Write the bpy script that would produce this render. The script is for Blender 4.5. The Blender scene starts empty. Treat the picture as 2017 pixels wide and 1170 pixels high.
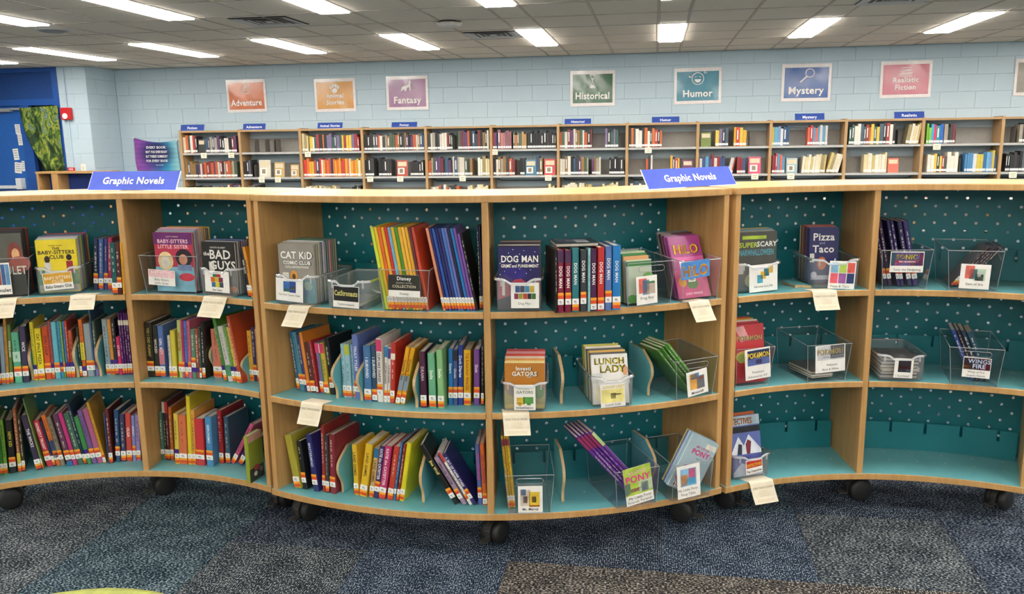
import bpy, math, random
from mathutils import Vector, Matrix

# ------------------------------------------------------------------ camera, world, exposure
SC = bpy.context.scene
COL = SC.collection
CAMH = 1.55
FPX = 1635.35          # focal length in pixels of the 2017 x 1170 frame
PITCH, ROLL = 0.187251, -0.014476
PPX, PPY = 1008.5, 585.0
_cp, _sp, _cr, _sr = math.cos(PITCH), math.sin(PITCH), math.cos(ROLL), math.sin(ROLL)
_R0, _U0, _F = Vector((1, 0, 0)), Vector((0, _sp, _cp)), Vector((0, _cp, -_sp))
CR = _R0*_cr + _U0*_sr
CU = _R0*(-_sr) + _U0*_cr
cd = bpy.data.cameras.new('camera')
cd.sensor_width = 36.0
cd.lens = FPX/2017*36.0
cd.clip_end = 100
cam = bpy.data.objects.new('camera', cd)
m = Matrix((CR, CU, -_F)).transposed().to_4x4()
m.translation = Vector((0, 0, CAMH))
cam.matrix_world = m
COL.objects.link(cam)
SC.camera = cam

w = bpy.data.worlds.new('world'); SC.world = w; w.use_nodes = True
w.node_tree.nodes['Background'].inputs[0].default_value = (.75, .82, 1, 1)
w.node_tree.nodes['Background'].inputs[1].default_value = 0.05
SC.view_settings.view_transform = 'Standard'
SC.view_settings.look = 'None'
SC.view_settings.exposure = 0.0
SC.view_settings.gamma = 1.0
SC.view_settings.use_curve_mapping = False
SC.cycles.transparent_max_bounces = 24
SC.cycles.max_bounces = 8
LAMP = 29.0            # strength of the ceiling troffers

# ------------------------------------------------------------------ pixel helpers: rays of the photograph met with real planes
def ray(x, y):
    a, b = x-PPX, y-PPY
    return (CR*(a/FPX) - CU*(b/FPX) + _F)
def on_z(x, y, z):
    d = ray(x, y); s = (z-CAMH)/d.z
    return Vector((d.x*s, d.y*s, z))
def on_plane(x, y, P, N):
    d = ray(x, y); o = Vector((0, 0, CAMH))
    return o + d*((P-o).dot(N)/d.dot(N))
def px_of(P):
    v = Vector(P)-Vector((0, 0, CAMH)); d = v.dot(_F)
    return PPX+FPX*v.dot(CR)/d, PPY-FPX*v.dot(CU)/d

# ------------------------------------------------------------------ materials
def lin(c):
    c = c/255.0
    return c/12.92 if c <= .04045 else ((c+.055)/1.055)**2.4
def rgb(h):
    h = h.lstrip('#')
    return tuple(lin(int(h[i:i+2], 16)) for i in (0, 2, 4))
_M = {}
def mat(hexc, rough=.45, coat=0.0, spec=.5, var=.06):
    """plain painted / printed / moulded surface with a slight procedural mottle"""
    key = ('p', hexc, rough, coat, spec, var)
    if key in _M: return _M[key]
    m = bpy.data.materials.new('surface_'+hexc.strip('#')); m.use_nodes = True
    nt = m.node_tree; b = nt.nodes['Principled BSDF']
    c = rgb(hexc)
    b.inputs['Roughness'].default_value = rough
    b.inputs['Specular IOR Level'].default_value = spec
    b.inputs['Coat Weight'].default_value = coat
    b.inputs['Coat Roughness'].default_value = .12
    if var:
        tc = nt.nodes.new('ShaderNodeTexCoord'); n = nt.nodes.new('ShaderNodeTexNoise')
        n.inputs['Scale'].default_value = 22; n.inputs['Detail'].default_value = 3
        r = nt.nodes.new('ShaderNodeValToRGB')
        lo = tuple(max(0, v*(1-var)) for v in c); hi = tuple(min(1, v*(1+var)+.002) for v in c)
        r.color_ramp.elements[0].color = (*lo, 1); r.color_ramp.elements[1].color = (*hi, 1)
        r.color_ramp.elements[0].position = .3; r.color_ramp.elements[1].position = .7
        nt.links.new(tc.outputs['Object'], n.inputs['Vector'])
        nt.links.new(n.outputs['Fac'], r.inputs['Fac']); nt.links.new(r.outputs['Color'], b.inputs['Base Color'])
    else:
        b.inputs['Base Color'].default_value = (*c, 1)
    m.diffuse_color = (*c, 1)
    _M[key] = m
    return m
def wood(hexa, hexb, scale=(3, 3, .35), rough=.42):
    key = ('w', hexa, hexb, scale)
    if key in _M: return _M[key]
    m = bpy.data.materials.new('maple_laminate'); m.use_nodes = True
    nt = m.node_tree; b = nt.nodes['Principled BSDF']; b.inputs['Roughness'].default_value = rough
    tc = nt.nodes.new('ShaderNodeTexCoord'); mp = nt.nodes.new('ShaderNodeMapping')
    mp.inputs['Scale'].default_value = scale
    n = nt.nodes.new('ShaderNodeTexNoise'); n.inputs['Scale'].default_value = 14; n.inputs['Detail'].default_value = 6
    n.inputs['Roughness'].default_value = .65
    r = nt.nodes.new('ShaderNodeValToRGB')
    r.color_ramp.elements[0].position = .3; r.color_ramp.elements[1].position = .75
    r.color_ramp.elements[0].color = (*rgb(hexa), 1); r.color_ramp.elements[1].color = (*rgb(hexb), 1)
    nt.links.new(tc.outputs['Object'], mp.inputs['Vector']); nt.links.new(mp.outputs[0], n.inputs['Vector'])
    nt.links.new(n.outputs['Fac'], r.inputs['Fac']); nt.links.new(r.outputs['Color'], b.inputs['Base Color'])
    _M[key] = m
    return m
def speckle(name, cols, scale=190, rough=.95, bump=.5, big=None):
    """carpet yarn: fine speckle between a few colours"""
    key = ('s', name)
    if key in _M: return _M[key]
    m = bpy.data.materials.new(name); m.use_nodes = True
    nt = m.node_tree; b = nt.nodes['Principled BSDF']; b.inputs['Roughness'].default_value = rough
    b.inputs['Specular IOR Level'].default_value = .1
    tc = nt.nodes.new('ShaderNodeTexCoord'); mp = nt.nodes.new('ShaderNodeMapping')
    mp.inputs['Scale'].default_value = (1, .55, 1)
    n = nt.nodes.new('ShaderNodeTexNoise'); n.inputs['Scale'].default_value = scale; n.inputs['Detail'].default_value = 1
    n2 = nt.nodes.new('ShaderNodeTexNoise'); n2.inputs['Scale'].default_value = 9; n2.inputs['Detail'].default_value = 2
    wv = nt.nodes.new('ShaderNodeTexWave'); wv.inputs['Scale'].default_value = 38; wv.inputs['Distortion'].default_value = 3.0
    wv.inputs['Detail'].default_value = 1
    ad = nt.nodes.new('ShaderNodeMath'); ad.operation = 'MULTIPLY_ADD'; ad.inputs[1].default_value = .22
    ad2 = nt.nodes.new('ShaderNodeMath'); ad2.operation = 'MULTIPLY_ADD'; ad2.inputs[1].default_value = .10
    r = nt.nodes.new('ShaderNodeValToRGB')
    els = r.color_ramp.elements
    while len(els) < len(cols): els.new(.5)
    for i, c in enumerate(cols):
        els[i].position = .48+.34*i/(len(cols)-1); els[i].color = (*rgb(c), 1)
    L = nt.links.new
    L(tc.outputs['Object'], mp.inputs['Vector']); L(mp.outputs[0], n.inputs['Vector']); L(tc.outputs['Object'], n2.inputs['Vector'])
    L(tc.outputs['Object'], wv.inputs['Vector'])
    L(n2.outputs['Fac'], ad.inputs[0]); L(n.outputs['Fac'], ad.inputs[2])
    L(wv.outputs['Fac'], ad2.inputs[0]); L(ad.outputs[0], ad2.inputs[2])
    L(ad2.outputs[0], r.inputs['Fac']); L(r.outputs['Color'], b.inputs['Base Color'])
    bp = nt.nodes.new('ShaderNodeBump'); bp.inputs['Strength'].default_value = bump; bp.inputs['Distance'].default_value = .004
    L(n.outputs['Fac'], bp.inputs['Height']); L(bp.outputs[0], b.inputs['Normal'])
    _M[key] = m
    return m
def rough_paint(hexc, scale=60, strength=.12, rough=.55, dist=.01):
    key = ('rp', hexc, scale)
    if key in _M: return _M[key]
    m = bpy.data.materials.new('rough_paint_'+hexc.strip('#')); m.use_nodes = True
    nt = m.node_tree; b = nt.nodes['Principled BSDF']; b.inputs['Roughness'].default_value = rough
    b.inputs['Base Color'].default_value = (*rgb(hexc), 1)
    tc = nt.nodes.new('ShaderNodeTexCoord'); n = nt.nodes.new('ShaderNodeTexNoise'); n.inputs['Scale'].default_value = scale
    n.inputs['Detail'].default_value = 4
    bp = nt.nodes.new('ShaderNodeBump'); bp.inputs['Strength'].default_value = strength; bp.inputs['Distance'].default_value = dist
    nt.links.new(tc.outputs['Object'], n.inputs['Vector']); nt.links.new(n.outputs['Fac'], bp.inputs['Height'])
    nt.links.new(bp.outputs[0], b.inputs['Normal'])
    _M[key] = m
    return m
def plastic(name, clear, haze, gloss, tint=(1, 1, 1)):
    """clear or frosted moulded plastic: mostly see-through, some haze, a fresnel sheen"""
    key = ('pl', name)
    if key in _M: return _M[key]
    m = bpy.data.materials.new(name); m.use_nodes = True
    nt = m.node_tree; nt.nodes.clear()
    out = nt.nodes.new('ShaderNodeOutputMaterial')
    tr = nt.nodes.new('ShaderNodeBsdfTransparent'); tr.inputs[0].default_value = (*[clear*t for t in tint], 1)
    df = nt.nodes.new('ShaderNodeBsdfDiffuse'); df.inputs[0].default_value = (.86, .89, .92, 1)
    gl = nt.nodes.new('ShaderNodeBsdfGlossy'); gl.inputs['Roughness'].default_value = .12
    m1 = nt.nodes.new('ShaderNodeMixShader'); m1.inputs[0].default_value = haze
    m2 = nt.nodes.new('ShaderNodeMixShader')
    fr = nt.nodes.new('ShaderNodeFresnel'); fr.inputs[0].default_value = 1.45
    ml = nt.nodes.new('ShaderNodeMath'); ml.operation = 'MULTIPLY_ADD'; ml.inputs[1].default_value = gloss; ml.inputs[2].default_value = .01
    ml.use_clamp = True
    L = nt.links.new
    L(tr.outputs[0], m1.inputs[1]); L(df.outputs[0], m1.inputs[2])
    L(fr.outputs[0], ml.inputs[0]); L(ml.outputs[0], m2.inputs[0])
    L(m1.outputs[0], m2.inputs[1]); L(gl.outputs[0], m2.inputs[2]); L(m2.outputs[0], out.inputs[0])
    _M[key] = m
    return m
def emit(name, col, strength):
    m = bpy.data.materials.new(name); m.use_nodes = True
    b = m.node_tree.nodes['Principled BSDF']
    b.inputs['Base Color'].default_value = (.9, .9, .9, 1)
    b.inputs['Emission Color'].default_value = (*col, 1); b.inputs['Emission Strength'].default_value = strength
    return m

# ------------------------------------------------------------------ mesh building
class MB:
    def __init__(s): s.v, s.f, s.m = [], [], []
    def face(s, pts, mi=0):
        i = len(s.v); s.v.extend(tuple(p) for p in pts); s.f.append(tuple(range(i, i+len(pts)))); s.m.append(mi)
    def box(s, a, b, mi=0, skip=()):
        x0, y0, z0 = a; x1, y1, z1 = b
        i = len(s.v)
        s.v += [(x0,y0,z0),(x1,y0,z0),(x1,y1,z0),(x0,y1,z0),(x0,y0,z1),(x1,y0,z1),(x1,y1,z1),(x0,y1,z1)]
        for k, f in enumerate(((0,3,2,1),(4,5,6,7),(0,1,5,4),(1,2,6,5),(2,3,7,6),(3,0,4,7))):
            if k in skip: continue
            s.f.append(tuple(i+q for q in f)); s.m.append(mi)
        return s
    def cham(s, a, b, c, mi=0):
        """box with all vertical and top edges chamfered by c"""
        x0, y0, z0 = a; x1, y1, z1 = b
        def ring(e, z): return [(x0+e+c if 0 else x0+e, y0+e, z),(x1-e, y0+e, z),(x1-e, y1-e, z),(x0+e, y1-e, z)]
        s.loft([ring(0, z0), ring(0, z1-c), ring(c, z1)], mi, True, True)
        return s
    def loft(s, rings, mi=0, cap0=False, cap1=False, closed=True):
        n = len(rings[0]); i = len(s.v)
        for r in rings: s.v.extend(tuple(p) for p in r)
        for k in range(len(rings)-1):
            for j in range(n if closed else n-1):
                j2 = (j+1) % n
                s.f.append((i+k*n+j, i+k*n+j2, i+(k+1)*n+j2, i+(k+1)*n+j)); s.m.append(mi)
        if cap0: s.f.append(tuple(i+j for j in reversed(range(n)))); s.m.append(mi)
        if cap1: s.f.append(tuple(i+(len(rings)-1)*n+j for j in range(n))); s.m.append(mi)
        return s
    def prism(s, prof, f0, f1, mi=0):
        """profile points mapped by f0 and f1 to the two ends"""
        return s.loft([[f0(p) for p in prof], [f1(p) for p in prof]], mi, True, True)
    def tube(s, pts, r, n=6, mi=0, closed=False):
        P = [Vector(p) for p in pts]; rings = []
        for k, p in enumerate(P):
            a = P[(k-1) % len(P)] if (closed or k > 0) else p
            b = P[(k+1) % len(P)] if (closed or k < len(P)-1) else p
            t = (b-a).normalized()
            h = Vector((0, 0, 1)) if abs(t.z) < .9 else Vector((1, 0, 0))
            x = t.cross(h).normalized(); y = t.cross(x)
            rings.append([p+x*(r*math.cos(q*2*math.pi/n))+y*(r*math.sin(q*2*math.pi/n)) for q in range(n)])
        if closed: rings.append(rings[0])
        return s.loft(rings, mi, not closed, not closed)
    def cyl(s, c, axis, r, h, n=20, mi=0, r2=None):
        c = Vector(c); t = Vector(axis).normalized()
        hh = Vector((0, 0, 1)) if abs(t.z) < .9 else Vector((1, 0, 0))
        x = t.cross(hh).normalized(); y = t.cross(x)
        def ring(p, rr): return [p+x*(rr*math.cos(q*2*math.pi/n))+y*(rr*math.sin(q*2*math.pi/n)) for q in range(n)]
        return s.loft([ring(c, r), ring(c+t*h, r if r2 is None else r2)], mi, True, True)
    def mesh(s, name, mats, smooth=False):
        me = bpy.data.meshes.new(name); me.from_pydata(s.v, [], s.f)
        if not isinstance(mats, (list, tuple)): mats = [mats]
        for q in mats: me.materials.append(q)
        if len(mats) > 1: me.polygons.foreach_set('material_index', s.m)
        if smooth: me.polygons.foreach_set('use_smooth', [True]*len(s.f))
        me.update()
        return me
    def build(s, name, mats, parent=None, smooth=False):
        return link(name, s.mesh(name, mats, smooth), parent)
def link(name, data, parent=None):
    o = bpy.data.objects.new(name, data); COL.objects.link(o)
    if parent is not None: o.parent = parent
    return o
def tag(o, label=None, cat=None, group=None, kind=None):
    if label: o['label'] = label
    if cat: o['category'] = cat
    if group: o['group'] = group
    if kind: o['kind'] = kind
    return o
def empty(name, M, label=None, cat=None, group=None):
    o = bpy.data.objects.new(name, None); COL.objects.link(o); o.empty_display_size = .05
    o.matrix_world = M
    return tag(o, label, cat, group)
def frame(P, X, Y=None, Z=Vector((0, 0, 1))):
    """matrix with origin P, x axis X, z axis Z (y = z cross x)"""
    X = Vector(X).normalized(); Z = Vector(Z).normalized()
    Y = Z.cross(X).normalized(); Z = X.cross(Y)
    M = Matrix((X, Y, Z)).transposed().to_4x4(); M.translation = Vector(P)
    return M

# ------------------------------------------------------------------ lettering: glyph meshes of the built-in font, set once
_G = {}
def _glyphs():
    chars = ''.join(sorted(set("ABCDEFGHIJKLMNOPQRSTUVWXYZabcdefghijklmnopqrstuvwxyz0123456789.,'&:!-?é$")))
    tmp = []
    def ob(body, off):
        c = bpy.data.curves.new('glyph', 'FONT'); c.body = body; c.size = 1; c.resolution_u = 2; c.offset = off
        o = bpy.data.objects.new('glyph', c); COL.objects.link(o); tmp.append(o); return o
    bar = ob('||', 0); lst = []
    for ch in chars:
        lst.append((ch, ob(ch, 0), ob(ch, .022), ob('|'+ch+'|', 0)))
    bpy.context.view_layer.update()
    dg = bpy.context.evaluated_depsgraph_get()
    bw = bar.evaluated_get(dg).dimensions.x
    for ch, a, b, c in lst:
        adv = c.evaluated_get(dg).dimensions.x-bw
        for bold, o in ((0, a), (1, b)):
            me = o.evaluated_get(dg).to_mesh()
            _G[(ch, bold)] = ([(v.co.x, v.co.y) for v in me.vertices], [tuple(p.vertices) for p in me.polygons], adv)
            o.evaluated_get(dg).to_mesh_clear()
    for o in tmp:
        c = o.data; bpy.data.objects.remove(o); bpy.data.curves.remove(c)
_glyphs()
def text_width(s, bold=0):
    return sum(.33 if ch == ' ' else _G[(ch, bold)][2]+(.03 if bold else 0) for ch in s if ch == ' ' or (ch, bold) in _G)
def text_mb(mb, s, org, X, Y, size, maxw=None, bold=0, align='c', mi=0, shear=0):
    """flat lettering: org = anchor on the baseline, X reading direction, Y up, size = cap height"""
    org, X, Y = Vector(org), Vector(X).normalized(), Vector(Y).normalized()
    w = text_width(s, bold); k = size/.70
    kx = k
    if maxw and w*k > maxw: kx = maxw/w
    x = {'c': -w/2, 'l': 0, 'r': -w}[align]
    for ch in s:
        if ch == ' ': x += .33; continue
        g = _G.get((ch, bold))
        if not g: continue
        i = len(mb.v)
        for a, b in g[0]: mb.v.append(tuple(org+X*((x+a+b*shear)*kx)+Y*(b*k)))
        for f in g[1]: mb.f.append(tuple(i+q for q in f)); mb.m.append(mi)
        x += g[2]+(.03 if bold else 0)
def text(parent, s, org, X, Y, size, hexc, maxw=None, bold=0, align='c', name='lettering', shear=0):
    mb = MB(); text_mb(mb, s, org, X, Y, size, maxw, bold, align, 0, shear)
    return mb.build(name, mat(hexc, .5, var=0), parent)

# colour words for labels
_CN = {'black': '1b1b1b', 'charcoal': '3c3c40', 'grey': '8a8a8a', 'white': 'ececec', 'cream': 'e8dcc0', 'navy': '22285c', 'blue': '2f62b4', 'sky blue': '74b4d8',
       'teal': '1f7a80', 'mint green': '6ab890', 'green': '3f8a3a', 'olive': '7a8040', 'lime': 'a8c838', 'yellow': 'e8d02a', 'golden': 'd8a030', 'orange': 'd8702a',
       'red': 'c02a2a', 'maroon': '6a1c2c', 'pink': 'd84a88', 'salmon': 'd88870', 'purple': '5c2a80', 'lavender': '9a8ac0', 'brown': '6a4428', 'tan': 'c09a68', 'slate blue': '4c6a94', 'dark green': '26402c'}
_CNL = {k: tuple(int(v[i:i+2], 16) for i in (0, 2, 4)) for k, v in _CN.items()}
def cname(h):
    h = h.lstrip('#'); c = tuple(int(h[i:i+2], 16) for i in (0, 2, 4))
    return min(_CNL, key=lambda k: sum((a-b)**2 for a, b in zip(_CNL[k], c)))
ORD = ['first','second','third','fourth','fifth','sixth','seventh','eighth','ninth','tenth','eleventh','twelfth','thirteenth','fourteenth','fifteenth','sixteenth','seventeenth','eighteenth','nineteenth','twentieth']
ORD += ['twenty-'+o for o in ORD[:9]]+['thirtieth']+['thirty-'+o for o in ORD[:9]]+['fortieth']
RND = random.Random(7)
# ================================================================== the room
WA = -0.170168
WU = Vector((math.cos(WA), math.sin(WA), 0)); WN = Vector((-math.sin(WA), math.cos(WA), 0))
def W(u, n, z): return WU*u + WN*n + Vector((0, 0, z))
CEIL = CAMH+1.12
WALLN = 11.75           # plane of the block wall
CASEN = 11.44           # front of the wall bookcases
def on_n(x, y, n): return on_plane(x, y, WN*n, WN)
def uz(P): return P.dot(WU), P.z
MW = frame((0, 0, 0), WU)          # wall-aligned frame (x = u, y = n)

PAINT = rough_paint('#b6c8d2', 45, .10)
PAINT2 = rough_paint('#b2c8d6', 45, .10)
BLUE = mat('#1d4f9a', .4)
MAPLE = wood('#b1854e', '#caa168')
MAPLE_V = wood('#b1854e', '#caa168', (3, 3, .25))
MAPLE_D = wood('#a98250', '#c09a66', (3, 3, .25), .5)
TEAL = mat('#6ab2ba', .34, var=.05)
TEALP = mat('#12707a', .4, var=.03)
GREYM = mat('#b4b2ae', .45)
BLACK = mat('#161618', .45)

# ---- floor with carpet tiles
mb = MB(); mb.face([W(-13, -9, -.012), W(11, -9, -.012), W(11, 13, -.012), W(-13, 13, -.012)])
CARPETS = [speckle('carpet_navy', ['#05080e', '#141b28', '#2b3546', '#7c858f']), speckle('carpet_slate', ['#07090d', '#1a2129', '#3a434c', '#8f9494']),
           speckle('carpet_teal', ['#060c11', '#15242e', '#2e424f', '#85949a']), speckle('carpet_greige', ['#090909', '#222124', '#474442', '#9c968e']),
           speckle('carpet_blue', ['#060a12', '#182230', '#334154', '#848d97'])]
floor = tag(mb.build('floor', CARPETS[1]), kind='structure')
TP = .56
tmesh = []
for cm in CARPETS:
    b = MB(); b.cham((.0008, .0008, -.011), (TP-.0008, TP-.0008, 0), .002); tmesh.append(b.mesh('carpet_tile', cm))
rr = random.Random(3)
grid = {}
for i in range(-8, 8):
    for j in range(1, 11):
        k = rr.choice([0, 0, 1, 1, 2, 3, 4])
        if (i-1, j) in grid and rr.random() < .3: k = grid[(i-1, j)]
        grid[(i, j)] = k
for (i, j), k in {(2, 5): 0, (2, 4): 3, (1, 5): 1, (3, 5): 3, (3, 4): 3, (-4, 5): 2, (-4, 4): 2, (-3, 5): 0, (-3, 4): 1, (0, 4): 3, (-1, 4): 3, (1, 4): 3, (-2, 5): 4, (-1, 5): 0, (0, 5): 4, (1, 3): 4}.items(): grid[(i, j)] = k
for (i, j), k in grid.items():
    q = link('carpet_tile', tmesh[k], floor); t = rr.randrange(4)
    c = W(.045+i*TP+TP/2, .03+j*TP+TP/2, 0)
    q.matrix_local = Matrix.Translation(c) @ Matrix.Rotation(WA+t*math.pi/2, 4, 'Z') @ Matrix.Translation((-TP/2, -TP/2, 0))

# ---- ceiling: slab above, rails, tiles, strip lights
TILE = rough_paint('#f6e8d4', 220, .25, .9, .004)
RAIL = mat('#cfc2b2', .6)
mb = MB(); mb.face([W(-13, 13, CEIL+.05), W(11, 13, CEIL+.05), W(11, -9, CEIL+.05), W(-13, -9, CEIL+.05)])
ceiling = tag(mb.build('ceiling', TILE), kind='structure')
LP, LWD, LLN, RP = 1.47, .285, 1.56, .78
LU0, LN0 = .158, 10.39             # centre of one light column, far end of the first light row
CW = (LP-LWD)/2
rails = []
for k in range(-9, 8):
    c = LU0+k*LP
    rails += [c-LWD/2, c+LWD/2, c+LWD/2+CW]
for u in rails:
    b = MB(); b.box((u-.011, 5.0, CEIL), (u+.011, WALLN, CEIL+.02)); o = b.build('ceiling_rail', RAIL, ceiling); o.matrix_local = MW
rows = [LN0+RP*k for k in range(-7, 3)]
for n in rows:
    if n > WALLN: continue
    b = MB(); b.box((-13, n-.011, CEIL+.0005), (10, n+.011, CEIL+.02)); o = b.build('ceiling_rail', RAIL, ceiling); o.matrix_local = MW
def tile_mesh(w_, d_):
    b = MB(); c = .004
    def rg(e, z): return [(e, e, z), (e, d_-e, z), (w_-e, d_-e, z), (w_-e, e, z)]
    b.loft([rg(0, .02), rg(0, .005+c), rg(c, .005)], 0, False, True)
    return b.mesh('ceiling_tile', TILE)
vent_cells = set()
tm_wide, tm_slim = tile_mesh(CW-.022, RP-.022), tile_mesh(LWD-.022, RP-.022)
tm_wl, tm_sl = tile_mesh(CW-.022, WALLN-(LN0+RP)-.012), tile_mesh(LWD-.022, WALLN-(LN0+RP)-.012)
def in_view(u, n):
    x, y = px_of(W(u, n, CEIL)); return -90 < x < 2110 and y > -70
for k in range(-9, 8):
    c = LU0+k*LP
    for r in range(-6, 2):
        n0 = LN0+RP*r
        if n0 >= WALLN: continue
        last = n0+RP > WALLN
        for (u0, mesh, slim) in ((c-LWD/2, tm_sl if last else tm_slim, 1), (c+LWD/2, tm_wl if last else tm_wide, 0), (c+LWD/2+CW, tm_wl if last else tm_wide, 0)):
            if slim and (r in (-1, -2) or r in (-5, -6)): continue
            if not in_view(u0+.25, n0+.4): continue
            o = link('ceiling_tile', mesh, ceiling); o.matrix_local = Matrix.Translation(W(u0+.011, n0+.011, CEIL)) @ Matrix.Rotation(WA, 4, 'Z')
GLOW = emit('light_diffuser', (1.0, .965, .90), LAMP)
LFR = mat('#e6e4e0', .5)
lm_f = MB()
for a, b in (((0, 0, 0), (.014, LLN, .03)), ((LWD-.014, 0, 0), (LWD, LLN, .03)), ((.014, 0, 0), (LWD-.014, .014, .03)), ((.014, LLN-.014, 0), (LWD-.014, LLN, .03))): lm_f.box(a, b)
lm_f = lm_f.mesh('frame', LFR)
lm_d = MB(); lm_d.box((.014, .014, -.011), (LWD-.014, LLN-.014, .03)); lm_d = lm_d.mesh('diffuser', GLOW)
LROWS = ['row nearest the back wall', 'second row from the back wall', 'third row from the back wall', 'fourth row from the back wall', 'fifth row from the back wall', 'sixth row from the back wall']
for r in range(6):
    for k in range(-6, 6):
        n0 = LN0-LLN-r*4*RP
        u0 = LU0+k*LP-LWD/2
        if r == 3 and k % 2: continue
        o = empty('ceiling_light', Matrix.Translation(W(u0, n0, CEIL-.002)) @ Matrix.Rotation(WA, 4, 'Z'),
                  'white recessed strip light, %s along the ceiling, %s' % (ORD[k+6], LROWS[r]), 'ceiling light', 'recessed ceiling strip lights')
        link('frame', lm_f, o); link('diffuser', lm_d, o)

# ---- walls
hr = 275
_pi = on_n(238.5, hr, WALLN); UI = _pi.dot(WU)
_d = ray(181.5, hr); NO = (Vector((0, 0, CAMH))+_d*(UI/_d.dot(WU))).dot(WN)     # outer corner of the pilaster
UR = 9.5
BH, BL = .212, .424
mb = MB(); mb.face([W(UI, WALLN+.012, 0), W(UI, WALLN+.012, CEIL+.05), W(UR, WALLN+.012, CEIL+.05), W(UR, WALLN+.012, 0)][::-1])
wall_back = tag(mb.build('wall_back', PAINT), kind='structure')
def block_mesh(w_, h_, d_=.012):
    b = MB(); c = .0022
    def rg(e, y): return [(e, y, e), (w_-e, y, e), (w_-e, y, h_-e), (e, y, h_-e)]
    b.loft([rg(0, d_), rg(0, c), rg(c, 0)], 0, False, True)
    return b.mesh('block', PAINT)
bm = {}
def block(parent, M, w_, h_):
    key = (round(w_, 3), round(h_, 3))
    if key not in bm: bm[key] = block_mesh(max(.02, w_-.0015), h_-.0015)
    link('block', bm[key], parent).matrix_local = M
ztop = CEIL; r = 0
zz = CEIL-.17
rowz = [(CEIL-.17, .17)]
while zz > 1.05: zz -= BH; rowz.append((zz, BH))
for r, (z0, h_) in enumerate(rowz):
    u = UI-(BL/2 if r % 2 else 0)
    while u < 7.6:
        a, b = max(u, UI), min(u+BL, 7.6)
        if b-a > .05: block(wall_back, frame(W(a, WALLN, z0), WU), b-a, h_)
        u += BL
# pilaster: side face looking along the room and front face beside the doors
_pf = on_n(121, 232, NO); UF = _pf.dot(WU)
mb = MB()
mb.face([W(UI-.012, WALLN, 0), W(UI-.012, NO+.012, 0), W(UI-.012, NO+.012, CEIL+.05), W(UI-.012, WALLN, CEIL+.05)])
mb.face([W(UI-.012, NO+.012, 0), W(UF, NO+.012, 0), W(UF, NO+.012, CEIL+.05), W(UI-.012, NO+.012, CEIL+.05)])
mb.face([W(UF, NO+.012, 0), W(UF, NO+.25, 0), W(UF, NO+.25, CEIL+.05), W(UF, NO+.012, CEIL+.05)])
wall_left = tag(mb.build('wall_left', PAINT), kind='structure')
for r, (z0, h_) in enumerate(rowz):
    L_ = WALLN-NO; off = BL/2 if r % 2 else BL
    cuts = [0]+[c for c in (off, off+BL) if c < L_-.05]+[L_]
    for a, b in zip(cuts, cuts[1:]): block(wall_left, frame(W(UI, NO+a, z0), WN), b-a, h_)
    L_ = UI-UF; off = (BL if r % 2 else BL/2)
    cuts = [0]+[c for c in (off,) if c < L_-.05]+[L_]
    for a, b in zip(cuts, cuts[1:]): block(wall_left, frame(W(UI-b, NO, z0), WU), b-a, h_)
# remaining walls of the room (out of the picture)
mb = MB(); mb.face([W(UR, 13, 0), W(UR, -9, 0), W(UR, -9, CEIL+.05), W(UR, 13, CEIL+.05)][::-1]); tag(mb.build('wall_right', PAINT2), kind='structure')
mb = MB(); mb.face([W(-13, -8.6, 0), W(UR, -8.6, 0), W(UR, -8.6, CEIL+.05), W(-13, -8.6, CEIL+.05)][::-1]); tag(mb.build('wall_front', PAINT2), kind='structure')
mb = MB(); mb.face([W(-12, -9, 0), W(-12, 13, 0), W(-12, 13, CEIL+.05), W(-12, -9, CEIL+.05)][::-1]); tag(mb.build('wall_side', PAINT2), kind='structure')

# ---- blue doorway beside the pilaster
DN = NO+.06
def du(x, y, n=None): return on_n(x, y, DN if n is None else n)
uR = UF; uL = UF-3.4
zt = du(60, 208).z; uJ = du(62, 300).dot(WU); uD = du(51, 300).dot(WU)
door = bpy.data.objects.new('door_1', None); COL.objects.link(door); tag(door, kind='structure'); door.matrix_world = MW
b = MB()
b.box((uR-.10, NO+.0, 0), (uR, NO+.16, CEIL)); b.build('door_frame', BLUE, door)
b = MB(); b.box((uL, NO+.02, zt), (uR-.10, NO+.16, zt+.09)); b.build('transom_bar', BLUE, door)
b = MB(); b.box((uL, DN, zt+.09), (uR-.10, DN+.05, CEIL-.06)); b.build('transom_panel', mat('#1c4382', .4), door)
b = MB(); b.box((uL, NO+.02, CEIL-.06), (uR-.10, NO+.16, CEIL)); b.build('head_frame', BLUE, door)
b = MB(); b.box((uD, NO+.03, 0), (uJ+.06, NO+.16, zt)); b.build('door_jamb', BLUE, door)
b = MB(); b.box((uL, DN, .01), (uD-.004, DN+.05, zt-.004)); leaf = b.build('door_leaf', mat('#1f5aa8', .38), door)
b = MB(); b.box((uJ+.06, DN+.04, 0), (uR-.10, DN+.05, zt)); b.build('side_pane', mat('#0a0d12', .12, var=0), door)
p = du(25, 217); b = MB(); b.box((p.dot(WU)-.5, DN-.07, p.z-.025), (p.dot(WU), DN, p.z+.025)); b.box((p.dot(WU)-.02, DN-.05, p.z+.0), (p.dot(WU)+.18, DN-.02, p.z+.03)); b.build('door_closer', mat('#8c8f92', .3), door)
p = du(48, 368); b = MB(); b.box((p.dot(WU)-1.0, DN-.08, p.z-.02), (p.dot(WU), DN-.04, p.z+.025)); b.box((p.dot(WU)-.06, DN-.09, p.z-.03), (p.dot(WU)+.03, DN, p.z+.13)); b.build('push_bar', mat('#d8dadb', .3), door)
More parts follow.
